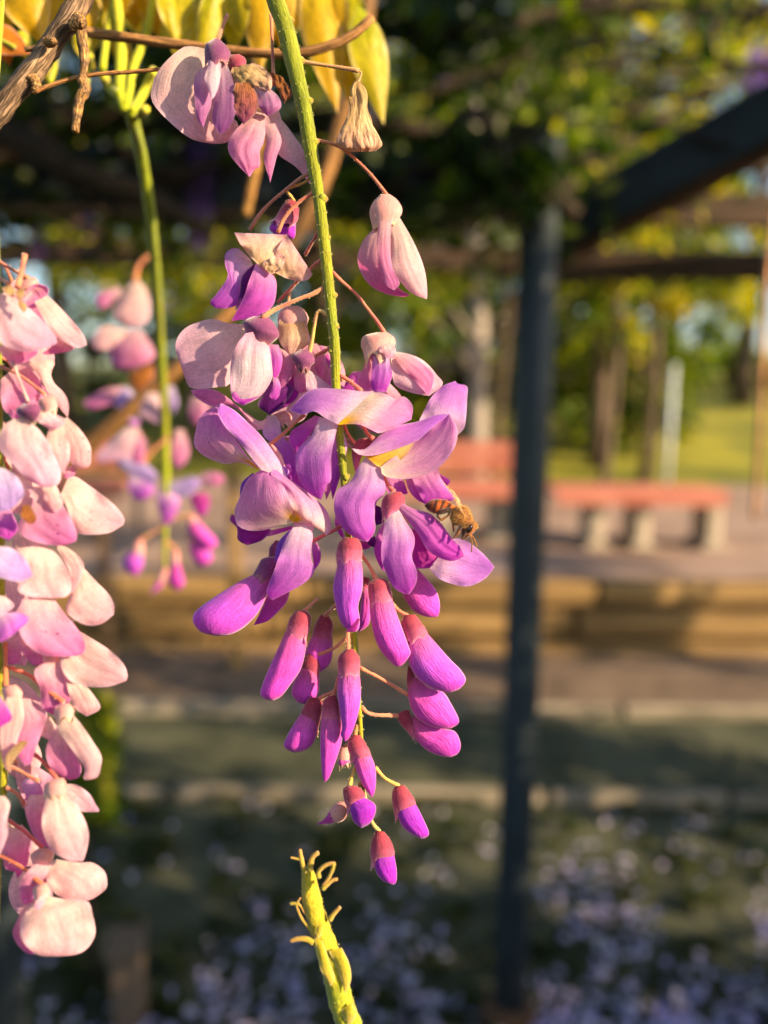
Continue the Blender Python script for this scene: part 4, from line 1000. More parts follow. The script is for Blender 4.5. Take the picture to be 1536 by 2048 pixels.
bud((814, 1390), 3, '735,452 810,490 900,540 1060,635', ('1055,440 1046,540 1058,620', '1090,460 1105,530 1100,560'),
    ('1054,540 1058,660 1100,772 1180,832 1260,857 1332,860', '1105,510 1200,585 1290,615 1342,690 1397,805 1362,847 1332,860'), 7, sch='bud', ratio=.55)
bud((810, 1422), 5, '748,715 775,745 830,766 1000,772', ('1030,733 985,765 1005,830 1085,915', '1065,738 1085,790 1100,850 1105,910'),
    ('1082,840 1110,932 1180,1002 1270,1042 1342,1050', '1085,770 1180,815 1300,858 1372,880 1407,960 1392,1022 1342,1050'), 7, sch='bud', ratio=.55)
bud((610, 1222), 0, '455,-10 400,40 358,80', ('310,68 268,120 240,205 246,225', '372,72 407,105 402,190 375,262'),
    ('242,200 188,320 128,450 68,613 100,662 152,672', '376,205 372,330 340,460 280,552 210,642 152,672'), 7, sch='bud')
bud((648, 1234), 5, '568,40 530,75 495,112', ('468,100 428,180 416,245 440,270', '522,100 552,150 550,230 545,300'),
    ('418,235 380,310 368,380 420,450 472,482', '550,240 552,360 530,432 472,482'), 7, sch='bud')
bud((624, 1310), 4, '648,252 560,322 410,380', ('385,348 358,400 345,450 372,540', '442,348 472,400 468,480 458,545'),
    ('350,440 288,560 278,630 318,682 372,697', '464,500 466,560 442,652 372,697'), 7, sch='bud')
bud((640, 1396), 2, '560,615 500,640 445,670', ('400,648 358,710 338,765 380,840', '465,653 488,700 474,780 452,870'),
    ('345,745 278,850 225,960 250,1002 302,1020', '466,790 446,900 412,972 362,1007 302,1020'), 7, sch='bud')
bud((664, 1390), -1, '592,515 572,590 555,645', ('530,638 488,680 476,770 482,795', '578,638 598,700 604,770 598,795'),
    ('478,765 468,900 472,1050 484,1180 500,1217', '600,765 618,850 612,950 582,1050 532,1180 500,1217'), 7, sch='bud')
bud((697, 1298), -3, '656,210 655,270 655,335', ('640,328 592,380 584,450 592,500', '692,328 728,380 736,440 728,498'),
    ('590,480 582,600 598,740 614,850 604,900 636,947', '730,470 741,600 732,720 692,860 662,920 636,947'), 7, sch='budV')
bud((712, 1470), -1, '590,40 585,75 578,118', ('560,112 522,160 526,240 562,300', '618,118 658,180 700,270 660,285'),
    ('545,260 590,402 640,512 705,594', '680,230 727,340 738,450 728,550 705,594'), 8, sch='bud', pc=((200, 150, 70), (190, 120, 80)))
bud((688, 1492), 5, '610,130 560,160 505,200', ('470,198 438,280 450,335', '510,198 532,260 532,315'),
    ('448,300 445,330 470,357', '530,290 532,330 470,357'), 8, sch='bud', pc=((196, 150, 80), (196, 140, 90)), k='p')
bud((700, 1570), -2, '585,350 555,430 535,505', ('525,500 487,530 492,610 522,700', '595,508 640,550 655,590 590,640'),
    ('518,640 560,772 622,832', '600,570 722,638 734,710 692,792 622,832'), 8, sch='budd', pc=((212, 180, 80), (206, 170, 80)))
bud((690, 1600), 2, '620,480 600,540 520,650', ('505,615 430,638 378,700 360,760', '525,690 505,750 465,782 390,780'),
    ('385,690 340,760 278,802', '450,770 390,796 278,803'), 8, sch='magenta', pc=((206, 170, 80), (200, 150, 80)), k='p')
bud((797, 1570), 0, '730,365 810,450 915,508', ('885,508 862,560 868,680 898,745', '955,500 1002,560 1044,650 980,690'),
    ('875,660 928,800 1000,872 1082,914', '1030,620 1092,740 1144,862 1122,902 1082,914'), 8, sch='budd', pc=((226, 186, 90), (216, 170, 90)))
bud((762, 1662), 0, '640,540 700,770 765,858', ('738,848 703,930 690,1030 716,1112', '802,858 852,930 878,1042 790,1075'),
    ('705,1040 738,1170 790,1237 852,1262', '872,1010 894,1130 897,1220 882,1260 852,1262'), 8, sch='budd', pc=((190, 170, 100), (180, 150, 90)))
# ------------------------------------------------------------------ pale raceme at the left edge, nearer than the sharp one
Lf = Raceme('faded pale pink wisteria raceme crowded with drooping petals at the left edge', (-8, 470), .128)
Lf.kb, Lf.wr, Lf.crs, Lf.tilt = .70, .24, .028, .25
Lf.stem([(-30, 380), (-12, 470), (-6, 700), (-2, 1000), (2, 1300), (6, 1480), (7, 1580), (-2, 1680), (-6, 1850)], [20, 20, 18, 18, 17, 16, 15, 13, 10], [3] * 9, fuzz=300)
g = Lf.part('flower', (40, 555), -1)
g.ped(11, '-30,125 60,175 220,270 320,320', 8, 3, 0, fuzz=60).ped(11, '282,55 262,160 235,290 200,430', 11, 0, -2, fuzz=60).ped(11, '-30,310 40,345 100,385', 8, 3, 0, fuzz=40)
g.cal(11, '300,305 230,330 200,400 210,440', '390,308 435,355 430,400 400,430', 1, k='p', fuzz=60)
g.pet('banner', 11, '-70,520 -50,800 0,1040 100,1112 300,1157 500,1122 645,1062', '60,482 150,530 330,660 480,800 600,940 652,1045 645,1062', -4, -4, 'pale', b=.25, t=.1)
g.pet('wing', 11, '390,590 520,830 650,1000 760,1060 880,1112 986,1082', '540,515 680,650 820,800 920,920 975,1020 986,1082', -1, 0, 'peach', b=.5)
g.pet('wing', 11, '600,990 600,1080 480,1175 560,1192', '760,1055 850,1108 780,1152 560,1192', 1, 1, 'pinkp', b=.2)
g.pet('keel', 11, '270,520 310,640 360,670 420,650', '400,430 480,420 560,450 500,590', 0, 0, 'pinkp', b=-.4)
g.pet('rim_petal', 11, '270,490 330,420 430,385 540,410', '290,540 390,440 490,440 550,520', -.5, -.5, 'pinkp', b=.4)
g.pet('withered_keel', 11, '25,430 60,490 150,545', '110,395 175,450 150,545', -5, -5, 'wither', mat='withered', crumple=.3)
g.pet('withered_keel', 11, '178,465 186,540 238,575', '270,430 278,505 238,575', -6, -6, 'wither', mat='withered', b=.6)
g.pet('withered_keel', 11, '205,570 215,640 275,722', '240,570 308,640 275,722', -6, -6, 'wither', mat='withered', b=.3)
g.pet('wing', 11, '-40,1080 60,1235 250,1292 400,1200', '80,1100 300,1145 430,1125 420,1190', -1, 0, 'pinkp', b=.3)
g = Lf.part('flower', (30, 740), 0)
g.ped(11, '-20,1315 180,1400 340,1510 510,1640', 7, 2, -1, fuzz=60).ped(11, '145,1255 190,1390 230,1500 318,1720', 6, 0, -4, cols=((206, 170, 160), (200, 150, 150)), fuzz=40)
g.pet('banner', 11, '330,1290 450,1450 560,1640 680,1800 772,1905', '440,1270 560,1240 625,1288 578,1385 615,1510 730,1630 784,1760 772,1905', 1, 1, 'peach', b=.5)
g.pet('wing', 11, '10,1470 10,1700 90,1860 300,1760', '200,1300 340,1350 480,1560 300,1760', 2, 1, 'pinkp', b=.3)
g.pet('wing', 11, '40,1560 60,1780 150,1930 240,1900', '300,1530 460,1620 400,1760 240,1900', 2, 1, 'pinkp', b=.2)
g = Lf.part('flower', (55, 808), -3)
g.cal(12, '270,158 180,225 235,310 385,372', '430,158 465,225 440,310 395,372', -5, k='v', fuzz=60, teeth=0)
g.cal(12, '520,58 435,125 460,235', '610,62 655,170 640,245', -1, k='p', fuzz=40)
g.pet('banner', 12, '170,318 30,430 -20,640 120,810 280,985 400,1065 520,1122', '330,350 470,480 600,700 695,940 655,1082 520,1122', -5, -4, 'pale', b=.3, t=.1)
g.pet('wing', 12, '445,255 430,350 560,445', '560,248 738,330 690,425 560,445', -4, -3, 'pale', b=.2)
g.pet('wing', 12, '560,430 525,600 610,800 705,950', '720,400 790,600 785,820 705,950', -2, -2, 'peach', b=.4)
g.pet('wing', 12, '660,380 710,560 780,790 880,892', '760,305 900,435 1020,610 1038,740 1012,872 880,892', 0, 0, 'peach', b=.5)
g.pet('keel', 12, '740,890 720,985 800,1025', '830,850 865,930 800,1025', 1, 1, 'pinkp', b=.4)
g = Lf.part('flower', (60, 960), -2)
g.pet('banner', 12, '690,1190 760,1340 840,1560 900,1632 1050,1647 1250,1622 1402,1535', '770,1005 860,985 1000,1075 1180,1205 1330,1335 1415,1460 1402,1535', 0, 1, 'peach', b=.4, t=.1)
g.pet('wing', 12, '300,1090 380,1280 210,1500 220,1630 400,1725 700,1772 862,1722', '640,1115 700,1280 820,1480 875,1640 862,1722', -3, -3, 'pinkp', b=.35)
g.pet('wing', 12, '480,1110 520,1280 560,1330', '640,1090 720,1280 640,1400', -4, -3.5, 'peach', b=.4)
g.pet('withered_keel', 12, '250,1310 230,1420 300,1505 370,1530', '335,1305 405,1420 415,1480 370,1530', -6, -6, 'brown', mat='withered', b=.3)
g.pet('banner', 12, '-60,870 -80,1100 -60,1330 0,1387 150,1342', '60,895 185,980 262,1100 268,1210 150,1342', -7, -7, 'lilac', b=.3)
g.pet('wing', 12, '-40,1370 -40,1620 100,1710', '120,1350 205,1580 100,1710', -4, -4, 'wingL', b=.4)
g.pet('wing', 13, '-80,120 -80,380 60,442 200,472 300,447 377,410', '-30,68 120,88 232,158 315,260 377,410', -7, -7, 'lilac', b=.3, t=.2)
g = Lf.part('flower', (80, 1100), -2)
g.pet('wing', 13, '200,95 300,300 225,480 215,590 400,655 620,666', '520,55 680,200 795,400 815,560 750,645 620,666', -3, -3, 'peach', b=.35)
g.pet('wing', 13, '620,50 700,180 795,380 815,620', '740,75 835,135 945,255 940,400 815,620', -1, -1, 'peach', b=.3)
g.pet('banner', 13, '820,440 790,640 750,800 850,905 1000,972 1160,952 1292,850', '935,295 1085,460 1225,600 1294,720 1300,800 1292,850', 1, 1, 'peach', b=.4)
g = Lf.part('flower', (70, 1190), -2)
g.pet('banner', 13, '250,670 215,900 235,1080 350,1225 520,1315 862,1322', '620,675 725,820 860,980 935,1090 975,1200 945,1292 862,1322', -3, -2, 'pinkp', b=.3, t=.1)
g.pet('banner', 13, '690,1300 690,1420 760,1565 900,1652 1200,1673 1432,1605', '920,1045 1085,1145 1250,1255 1402,1405 1453,1540 1432,1605', 0, 1, 'peach', b=.4)
g.pet('wing', 13, '-60,820 -60,1150 40,1148 162,1072', '60,828 232,828 328,910 162,1072', -6, -6, 'wing', b=.3)
g.pet('keel', 13, '-60,630 -60,830 60,838', '40,635 165,740 60,838', -5, -5, 'pale', b=.3)
g.pet('wing', 13, '205,1085 205,1200 330,1385 400,1432', '300,1195 525,1308 505,1390 400,1432', 1, 1, 'pinkp', b=.3)
g.pet('wing', 13, '75,1110 75,1380 150,1425', '205,1105 245,1340 150,1425', 2, 2, 'pinkp', b=.3)
g = Lf.part('flower', (95, 1330), 1)
g.ped(13, '55,1160 62,1400 65,1660', 10, 1, 1, cols=((206, 120, 70), (196, 110, 70)), fuzz=50)
g.pet('wing', 13, '500,1390 390,1500 455,1700 475,1900 600,1995', '680,1390 745,1520 830,1650 790,1850 600,1995', 0, 0, 'pinkp', b=.5)
g.pet('wing', 13, '750,1610 800,1800 860,1920 985,2005', '920,1635 1015,1700 1135,1870 1115,1945 985,2005', 0, 1, 'peach', b=.4)
g.cal(13, '480,1300 490,1380 520,1440', '680,1310 680,1400 650,1450', 1, k='p', fuzz=30)
g = Lf.part('flower', (15, 1375), -1)
g.cal(14, '60,178 18,240 50,340', '185,168 255,255 240,345', -2, k='p', fuzz=60)
g.pet('wing', 14, '80,310 10,560 5,860 40,1080 120,1172', '250,310 275,560 200,800 120,1172', -4, -4, 'peach', b=.4)
g.pet('wing', 14, '240,320 140,720 115,860 230,1012 282,1087', '350,330 385,430 532,530 485,680 405,900 350,1062 282,1087', -2, -2, 'pinkp', b=.3)
g.pet('withered_keel', 14, '240,800 75,960 65,1080 122,1175', '325,815 245,920 155,1040 122,1175', -5, -5, 'wither', mat='withered', b=.4)
g.pet('keel', 14, '-40,260 -40,640 20,640', '10,300 140,540 20,640', -7, -7, 'wingL', b=.3)
g = Lf.part('flower', (128, 1410), 0)
g.ped(13, '95,1445 220,1490 350,1550 500,1680 725,1840', 9, 2, -1, cols=((206, 90, 70), (214, 110, 80)), fuzz=60)
g.pet('keel', 14, '525,535 455,720 590,815', '565,525 660,680 590,815', 1, 1, 'peach', b=.4)
g.pet('wing', 14, '650,640 555,800 522,930 558,1085 680,1205 800,1255', '720,700 800,850 880,1000 925,1100 905,1212 800,1255', 0, 0, 'pinkp', b=.5)
g.pet('banner', 14, '630,540 655,680 760,830 860,960 960,1120 950,1242 1040,1244', '825,500 925,620 1062,820 1155,980 1145,1110 1115,1212 1040,1244', -1.5, -2, 'peach', b=.5)
g.cal(14, '700,382 625,450 615,545', '785,382 835,440 838,525', -2, k='p', fuzz=80)
g = Lf.part('flower', (115, 1560), 0)
g.ped(14, '380,955 450,1005 520,1080 650,1245', 8, 2, -1, cols=((206, 80, 80), (206, 100, 80)), fuzz=50)
g.ped(14, '120,1105 230,1150 330,1210 440,1265', 8, 2, 0, fuzz=50).ped(14, '70,1335 140,1375 205,1420 300,1570', 8, 2, 2, fuzz=50)
g.bod('bud_petals', 14, '380,1185 250,1280 290,1440', '440,1195 475,1280 510,1440', 1, 1, .7, 'pinkp')
g.pet('wing', 14, '720,1400 800,1485 920,1605 1122,1614', '740,1295 862,1305 1005,1395 1085,1520 1128,1592 1122,1614', 1, 1, 'pale', b=.25)
g.pet('wing', 14, '340,1420 285,1560 325,1750 400,1905 570,2050', '500,1420 560,1560 520,1800 570,2050', -1, -1, 'pinkp', b=.4)
g.pet('banner', 14, '545,1410 490,1600 478,1780 518,1920 600,2065 780,2165 942,2174', '725,1390 865,1535 965,1700 1010,1860 998,2000 962,2130 942,2174', -3, -3, 'peach', b=.4)
g.cal(14, '640,1228 515,1295 495,1400 520,1430', '720,1228 755,1295 740,1400 700,1430', -2.5, k='p', fuzz=80)
g = Lf.part('flower', (8, 1640), -3)
g.pet('banner', 14, '-90,1430 -90,1900 -10,2130', '55,1432 115,1530 82,1700 84,1880 -10,2130', -5, -5, 'pale', b=.4)
g.pet('wing', 15, '80,225 35,450 55,660 170,705 192,785', '250,165 365,310 335,520 295,660 192,785', 3, 3, 'pinkp', b=.4)
g.ped(15, '80,110 200,190 300,265 490,430', 8, 2, 1, cols=((206, 80, 80), (200, 90, 84)), fuzz=50)
g = Lf.part('flower', (95, 1720), 0)
g.cal(15, '430,438 345,520 380,640', '560,438 615,500 560,640', 1, k='p', fuzz=60)
g.pet('banner', 15, '540,610 530,800 620,945 800,1025 985,1034', '640,560 900,598 1050,598 1185,690 1220,800 1203,900 1080,995 985,1034', 0, 0, 'peach', b=.4, wr=.4)
g.pet('wing', 15, '380,620 235,800 222,960 270,1085', '640,600 600,800 450,1000 270,1085', -.5, -1, 'pinkp', b=.5)
g = Lf.part('flower', (83, 1770), -2)
g.ped(15, '-30,505 60,545 150,592 300,692 485,860', 9, 2, -2, cols=((214, 104, 70), (206, 110, 80)), fuzz=80)
g.pet('wing', 15, '280,1075 190,1260 142,1400 200,1535 300,1625 402,1650', '345,1100 270,1260 260,1430 402,1650', -1, -1, 'pinkp', b=.4)
g.pet('banner', 15, '340,1095 238,1260 238,1440 318,1562 450,1655 650,1665', '560,985 780,1020 1000,1040 1055,1200 1088,1400 1005,1562 865,1645 650,1665', -3, -3, 'peach', b=.35, wr=.4)
g.pet('keel', 15, '440,990 390,1080 400,1130', '540,960 520,1050 440,1140', -4, -5, 'pale', b=.5)
g.cal(15, '440,838 375,905 385,1020', '535,830 565,900 555,985', -3, k='p', fuzz=60)
rf = random.Random(5)
for k in range(13):
    y0 = 560 + k * 98 + rf.uniform(-15, 15); x0 = rf.uniform(-20, 40); x1 = x0 + rf.uniform(40, 95); y1 = y0 + rf.uniform(85, 130); w = rf.uniform(62, 92)
    dx, dy = x1 - x0, y1 - y0; ln = math.hypot(dx, dy); nx, ny = -dy / ln * w / 2, dx / ln * w / 2
    edge = lambda sg: ' '.join('%.1f,%.1f' % (x0 + dx * t + sg * nx * q, y0 + dy * t + sg * ny * q) for t, q in ((0, .25), (.2, .75), (.5, 1.), (.8, .8), (1., 0.)))
    g = Lf.part('flower', (x0, y0), 5)
    g.ped(0, '%.1f,%.1f %.1f,%.1f %.1f,%.1f' % (-4, y0 - 40, (x0 - 4) / 2, y0 - 30, x0, y0), 7, 3, 6, fuzz=0)
    g.pet('banner', 0, edge(1), edge(-1), 5.5, 6.5, rf.choice(['peach', 'pale', 'pinkp']), b=.45)
    g.pet('wing', 0, edge(.7), edge(-.4), 7.5, 8., 'pinkp', b=.4)
# dew on the petals
def dew(px, py, d, rpx):
    b = MB(); c_ = P(px, py, d); rr = rpx / FPX * d; vv = []; ff = []
    for j in range(9):
        for i in range(12):
            t_, a_ = math.pi * j / 8, 2 * math.pi * i / 12; vv.append(c_ + Vector((rr * math.sin(t_) * math.cos(a_), rr * math.sin(t_) * math.sin(a_), rr * math.cos(t_))))
    for j in range(8):
        for i in range(12): ff.append((j * 12 + i, j * 12 + (i + 1) % 12, (j + 1) * 12 + (i + 1) % 12, (j + 1) * 12 + i))
    b.add(vv, ff); return b.build('dew_drop', 'dew', Lf.o, Lf.loc)
for t in ((181, 1023, 2.2), (181, 1041, 2.2), (166, 877, 2), (178, 903, 2.4), (133, 896, 2.2), (118, 890, 2.2), (162, 1240, 2.6), (202, 1239, 2.6), (146, 1241, 2), (150, 1594, 2.2)):
    dew(t[0], t[1], .1215, t[2])

# ------------------------------------------------------------------ out of focus raceme between the two
Md = Raceme('small out of focus lilac raceme hanging behind between the two near racemes', (262, 225), .31)
Md.stem([(246, 190), (262, 228), (280, 300), (297, 400), (308, 500), (315, 600), (322, 700), (330, 850), (333, 960), (331, 1050), (329, 1120), (330, 1150)], [26, 26, 24, 22, 20, 19, 17, 15, 13, 11, 8, 6], [-110, -110, -95, -80, -60, -40, -20, 0, 0, 0, 0, 0], cols=((150, 166, 24), (140, 140, 24)))
SB = dict(nu=8, nv=12)
def mfl(at, items, peds=(), view=16, z=0):
    g = Md.part('flower', at, z)
    for p_ in peds: g.ped(p_[0], p_[1], p_[2] if len(p_) > 2 else 8, 0, z, cols=((196, 130, 80), (190, 110, 80)), fuzz=0)
    for it in items:
        v_ = it[4] if len(it) > 4 else view
        g.pet(it[0], v_, it[1], it[2], z, z - 1, it[3], b=.5, **SB)
mfl((262, 565), [('banner', '530,415 430,560 338,740 420,862 560,892', '600,405 692,540 722,700 682,842 560,892', 'peach'), ('wing', '410,470 180,555 165,660 210,705', '430,560 350,610 280,685 210,705', 'pinkp')], [(16, '712,165 640,215 600,270 560,425', 9)])
mfl((255, 665), [('wing', '480,915 230,885 105,1050 190,1135', '490,1010 350,1095 260,1125 190,1135', 'peach'), ('banner', '470,915 315,1100 335,1285 440,1325', '640,925 775,1180 610,1295 440,1325', 'pinkp'), ('withered_wing', '560,1330 495,1400 560,1545', '755,1255 765,1400 610,1555', 'brown')])
mfl((255, 790), [('wing', '460,1500 260,1525 45,1650 80,1725 150,1735', '545,1560 400,1655 260,1705 150,1735', 'pinkp'), ('keel', '400,1500 325,1620 400,1735', '505,1500 545,1600 400,1735', 'lilac')])
mfl((305, 810), [('banner', '700,1555 615,1700 635,1805 780,1875', '825,1575 865,1740 845,1862 780,1875', 'pale')])
mfl((340, 790), [('wing', '875,1495 895,1640 960,1785', '965,1495 1005,1660 960,1785', 'lilac')], z=4)
mfl((395, 815), [('wing', '1130,1610 1115,1800 1200,1905', '1285,1590 1325,1750 1200,1905', 'pinkp')], z=6)
mfl((270, 850), [('keel', '515,175 495,230 560,275', '605,175 615,230 560,275', 'wing'), ('banner', '480,275 300,430 175,560 200,645', '585,255 645,420 625,560 400,610 200,645', 'pale'), ('wing', '540,295 475,520 520,655 640,645', '605,295 675,450 665,560 640,645', 'pinkp')], view=17)
mfl((300, 940), [('banner', '295,570 420,690 620,810 760,885', '455,535 650,635 785,755 760,885', 'lilac'), ('wing', '500,755 495,900 560,1015 640,1025', '625,800 765,880 725,985 640,1025', 'wing')], [(17, '905,385 810,460 720,545 650,650', 8)], view=17)
mfl((330, 990), [('wing', '775,895 795,1080 850,1245 890,1295', '905,935 1025,1015 985,1165 890,1295', 'wing'), ('keel', '880,950 900,1050 960,1150', '1020,980 1020,1060 960,1150', 'pinkp')], view=17)
mfl((385, 960), [('banner', '845,895 1000,825 1170,785 1245,850', '845,965 1000,1005 1150,965 1245,850', 'lilac'), ('wing', '1195,800 1300,735 1420,745 1485,800', '1240,885 1340,885 1430,875 1485,800', 'pinkp'), ('wing', '1150,955 1125,1020 1200,1165 1260,1195', '1285,945 1335,1010 1305,1145 1260,1195', 'magenta')], view=17)
mfl((355, 880), [('wing', '975,295 935,480 925,620 1010,705', '1065,305 1115,480 1095,620 1010,705', 'pinkp')], view=17, z=4)
def mbud(at, L, R, sch, cl, ped=None, z=0):
    g = Md.part('bud', at, z)
    if ped: g.ped(17, ped, 7, 0, z, cols=((200, 150, 70), (190, 110, 80)), fuzz=0)
    g.bod('bud_petals', 17, L, R, z, z, .7, sch, n=12, nv=10); g.cal(17, cl[0], cl[1], z, k='p', fuzz=0)
mbud((385, 1040), '1110,1230 1105,1340 1250,1495 1352,1535', '1200,1220 1285,1310 1405,1450 1352,1535', 'bud', ('1120,1170 1100,1230 1110,1290', '1170,1170 1200,1220 1215,1270'), '880,1250 1000,1200 1130,1180')
mbud((390, 1085), '1105,1420 1130,1585 1210,1695 1282,1695', '1210,1440 1345,1560 1355,1640 1282,1695', 'bud', ('1100,1380 1090,1430 1110,1470', '1150,1380 1200,1430 1190,1470'), None, 3)
mbud((275, 1085), '530,1540 435,1640 465,1745 570,1815', '645,1550 650,1600 640,1705 570,1815', 'budV', ('575,1435 530,1520 520,1570', '640,1435 655,1520 650,1580'), '870,1300 760,1350 610,1440')
mbud((352, 1100), '945,1640 905,1800 905,1885 1000,1955', '1010,1640 1050,1780 1070,1885 1000,1955', 'magenta', ('960,1525 940,1600 940,1660', '1000,1525 1015,1600 1015,1660'), '880,1440 930,1490 975,1530')
mbud((330, 1140), '820,1800 760,1900 718,1995', '890,1810 830,1920 718,1995', 'bud', ('850,1715 815,1780 800,1830', '910,1725 895,1790 870,1850'), None)

# ------------------------------------------------------------------ bare spent stalk reaching up at the bottom
Sp = Raceme('bare yellow green flower stalk with curled dry stubs rising at the bottom', (700, 2080), .134, 'spent stalks', 'spent_stalk', 'stalk')
v19 = lambda s: pts(19, s)
Sp.stem(v19('300,320 322,420 345,600 385,800 450,1000 520,1200 600,1450 680,1800 770,2060 900,2500 1000,3000'), [22, 30, 36, 40, 43, 46, 50, 49, 50, 52, 54], mat='green_stem', cols=((190, 170, 44), (136, 156, 36)), fuzz=500)
for (s_, w_, z_) in (('275,360 245,240 222,105', 9, 0), ('330,330 350,220 385,165 430,140', 11, 0), ('225,215 170,205 118,195', 5, 0), ('430,420 430,350 490,290 560,262 615,262', 8, -2), ('600,262 575,350 535,430 475,505', 7, -2), ('470,545 530,490 580,450 640,435', 8, -2), ('550,890 600,820 670,745', 9, 0), ('350,1010 240,870 180,730', 6, 0), ('180,730 195,690 230,640', 5, 0), ('112,710 190,705 235,745 275,820', 5, 0), ('370,1140 300,1105 200,1100 112,1122', 10, -1)):
    p_ = v19(s_); q_ = spline([(a[0], a[1]) for a in p_], 14); b = MB()
    b.tube([P(a[0], a[1], Sp.d - .001 + z_ / 1000.) for a in q_], [w_ / 2 / FPX * Sp.d * (1.25 - .5 * i / 13.) for i in range(14)], 9, cols=[mixc(lin((186, 168, 46)), lin((206, 156, 84)), i / 13.) for i in range(14)], rough=.15, seed=w_)
    b.build('dry_stub', 'green_stem', Sp.o, Sp.loc)
for (a_, e_) in (('385,1080 420,1300 470,1480 565,1625', '475,1120 560,1380 610,1540 565,1625'), ('540,1230 620,1400 690,1580 720,1710', '690,1200 775,1390 790,1560 720,1710'), ('690,1880 690,1950 760,2060', '800,1810 850,1950 760,2060'), ('420,940 400,1020 395,1090', '475,950 470,1030 440,1095')):
    b = MB(); surf(b, v19(a_), v19(e_), Sp.d, -2.2, -2.4, b=.5, sch='bract', seed=5, nu=8, nv=12); b.build('bract', 'green_stem', Sp.o, Sp.loc)
# ------------------------------------------------------------------ woody twigs and golden leaves along the top
def twig(name, label, pp, w, d, mat='bark', cols=((104, 80, 62), (168, 138, 108)), rough=.34, n=26, spurs=(), taper=.8, cat='twig'):
    q = spline([(a[0], a[1], (a[2] if len(a) > 2 else 0.)) for a in pp], n)
    loc = P(q[0][0], q[0][1], d); rt = empty(name, loc); tag(rt, label, cat, 'woody vine twigs')
    b = MB(); W = [P(t[0], t[1], d + t[2] / 1000.) for t in q]
    b.tube(W, [w / 2 / FPX * d * (1 - (1 - taper) * i / (n - 1.)) for i in range(n)], 14, cols=[mixc(lin(cols[0]), lin(cols[1]), .5 + mnoise.noise((i * .4, w, 1))) for i in range(n)], rough=rough, seed=w)
    b.build('shaft', mat, rt, loc)
    for (sp, sw, nm) in spurs:
        qq = spline([(a[0], a[1], (a[2] if len(a) > 2 else 0.)) for a in sp], 16); b = MB()
        b.tube([P(t[0], t[1], d + t[2] / 1000.) for t in qq], [sw / 2 / FPX * d * (1.15 - .35 * i / 15. + .2 * mnoise.noise((i * .9, sw, 2))) for i in range(16)], 10, cols=[mixc(lin(cols[0]), lin((206, 156, 92)), .5 + mnoise.noise((i * .5, sw, 7))) for i in range(16)], rough=.35, seed=sw)
        b.build(nm, mat, rt, loc)
    return rt
twig('vine_twig', 'thick grey brown woody twig with spurs crossing the top left corner', [(175, -60), (160, 0), (140, 38), (108, 80), (82, 120), (45, 165), (5, 218), (-40, 275)], 46, .150,
     spurs=[([(158, 34, -1), (163, 70, -2), (169, 120, -2), (164, 165, -2)], 20, 'spur'), ([(165, 160, -2), (170, 175, -2), (158, 205, -2), (150, 264, -2)], 20, 'spur'),
            ([(150, 55, -2), (158, 44, -3), (170, 48, -3)], 26, 'knob'), ([(95, 85, -3), (106, 84, -4), (110, 88, -4)], 17, 'knob'), ([(80, 95), (60, 97), (50, 100)], 11, 'knob'), ([(64, 155, -1), (72, 168, -1), (70, 182, -1)], 20, 'knob')])
twig('vine_twig', 'thin bare tan twig running from the woody twig to the first flower', [(66, 186), (85, 177), (110, 168), (150, 156), (200, 148), (260, 144), (325, 138)], 9, .149, rough=.12, cols=((190, 130, 76), (206, 150, 90)))
twig('vine_twig', 'long pale twig lying level behind the top flowers', [(160, 60), (200, 68), (300, 82), (380, 92), (480, 103), (570, 108), (640, 98), (700, 72), (745, 35)], 19, .172, rough=.2, cols=((150, 106, 60), (186, 136, 82)), taper=.95)
twig('vine_twig', 'blurred tan twig slanting down behind the sharp raceme to the left', [(720, 120), (695, 195), (650, 355), (628, 400), (590, 470), (480, 600), (370, 722), (270, 810), (165, 900), (60, 990)], 30, .36, rough=.12, cols=((150, 108, 60), (128, 92, 50)), taper=1.05)
twig('vine_twig', 'short blurred twig end pointing down below the top flower', [(520, 250), (512, 330), (500, 390), (492, 432)], 22, .30, rough=.15, cols=((180, 130, 66), (160, 120, 60)))
twig('vine_twig', 'thin blurred upright shoot at the right edge', [(1548, 420), (1534, 560), (1526, 720), (1518, 880), (1508, 1040)], 13, .8, rough=.1, cols=((226, 170, 120), (200, 140, 96)))
twig('vine_twig', 'thin blurred upright shoot beside the golden leaves', [(706, -60), (709, 0), (712, 60)], 15, .25, rough=.1, cols=((190, 120, 80), (180, 120, 80)))

def leaf(mb, base, tip, w, d, tilt=0., cup=.3, cols=('a',), seed=0, bend=0.):
    bx, by = base; tx, ty = tip; dx, dy = tx - bx, ty - by; ln = math.hypot(dx, dy); nx, ny = -dy / ln, dx / ln
    L, Rr = [], []
    for i, k in enumerate((0.0, .5, .92, 1.0, .82, .48, .17, 0.0)):
        t = (0, .1, .25, .42, .6, .78, .92, 1.)[i]; ox = bend * math.sin(math.pi * t)
        L.append((bx + dx * t + nx * (w * .5 * k + ox), by + dy * t + ny * (w * .5 * k + ox))); Rr.append((bx + dx * t - nx * (w * .5 * k - ox), by + dy * t - ny * (w * .5 * k - ox)))
    surf(mb, L, Rr, d, 0, 2., b=-.05, t=tilt, fold=cup, sch=cols, seed=seed, nu=8, nv=14, wr=.4)
SCHL['leafA'] = [lin(c) for c in ((186, 168, 16), (212, 172, 12), (214, 164, 14), (226, 196, 50))]
SCHL['leafB'] = [lin(c) for c in ((172, 182, 20), (200, 186, 16), (192, 172, 14), (220, 206, 60))]
SCHL['leafC'] = [lin(c) for c in ((190, 110, 20), (206, 130, 30), (176, 96, 40), (190, 120, 60))]
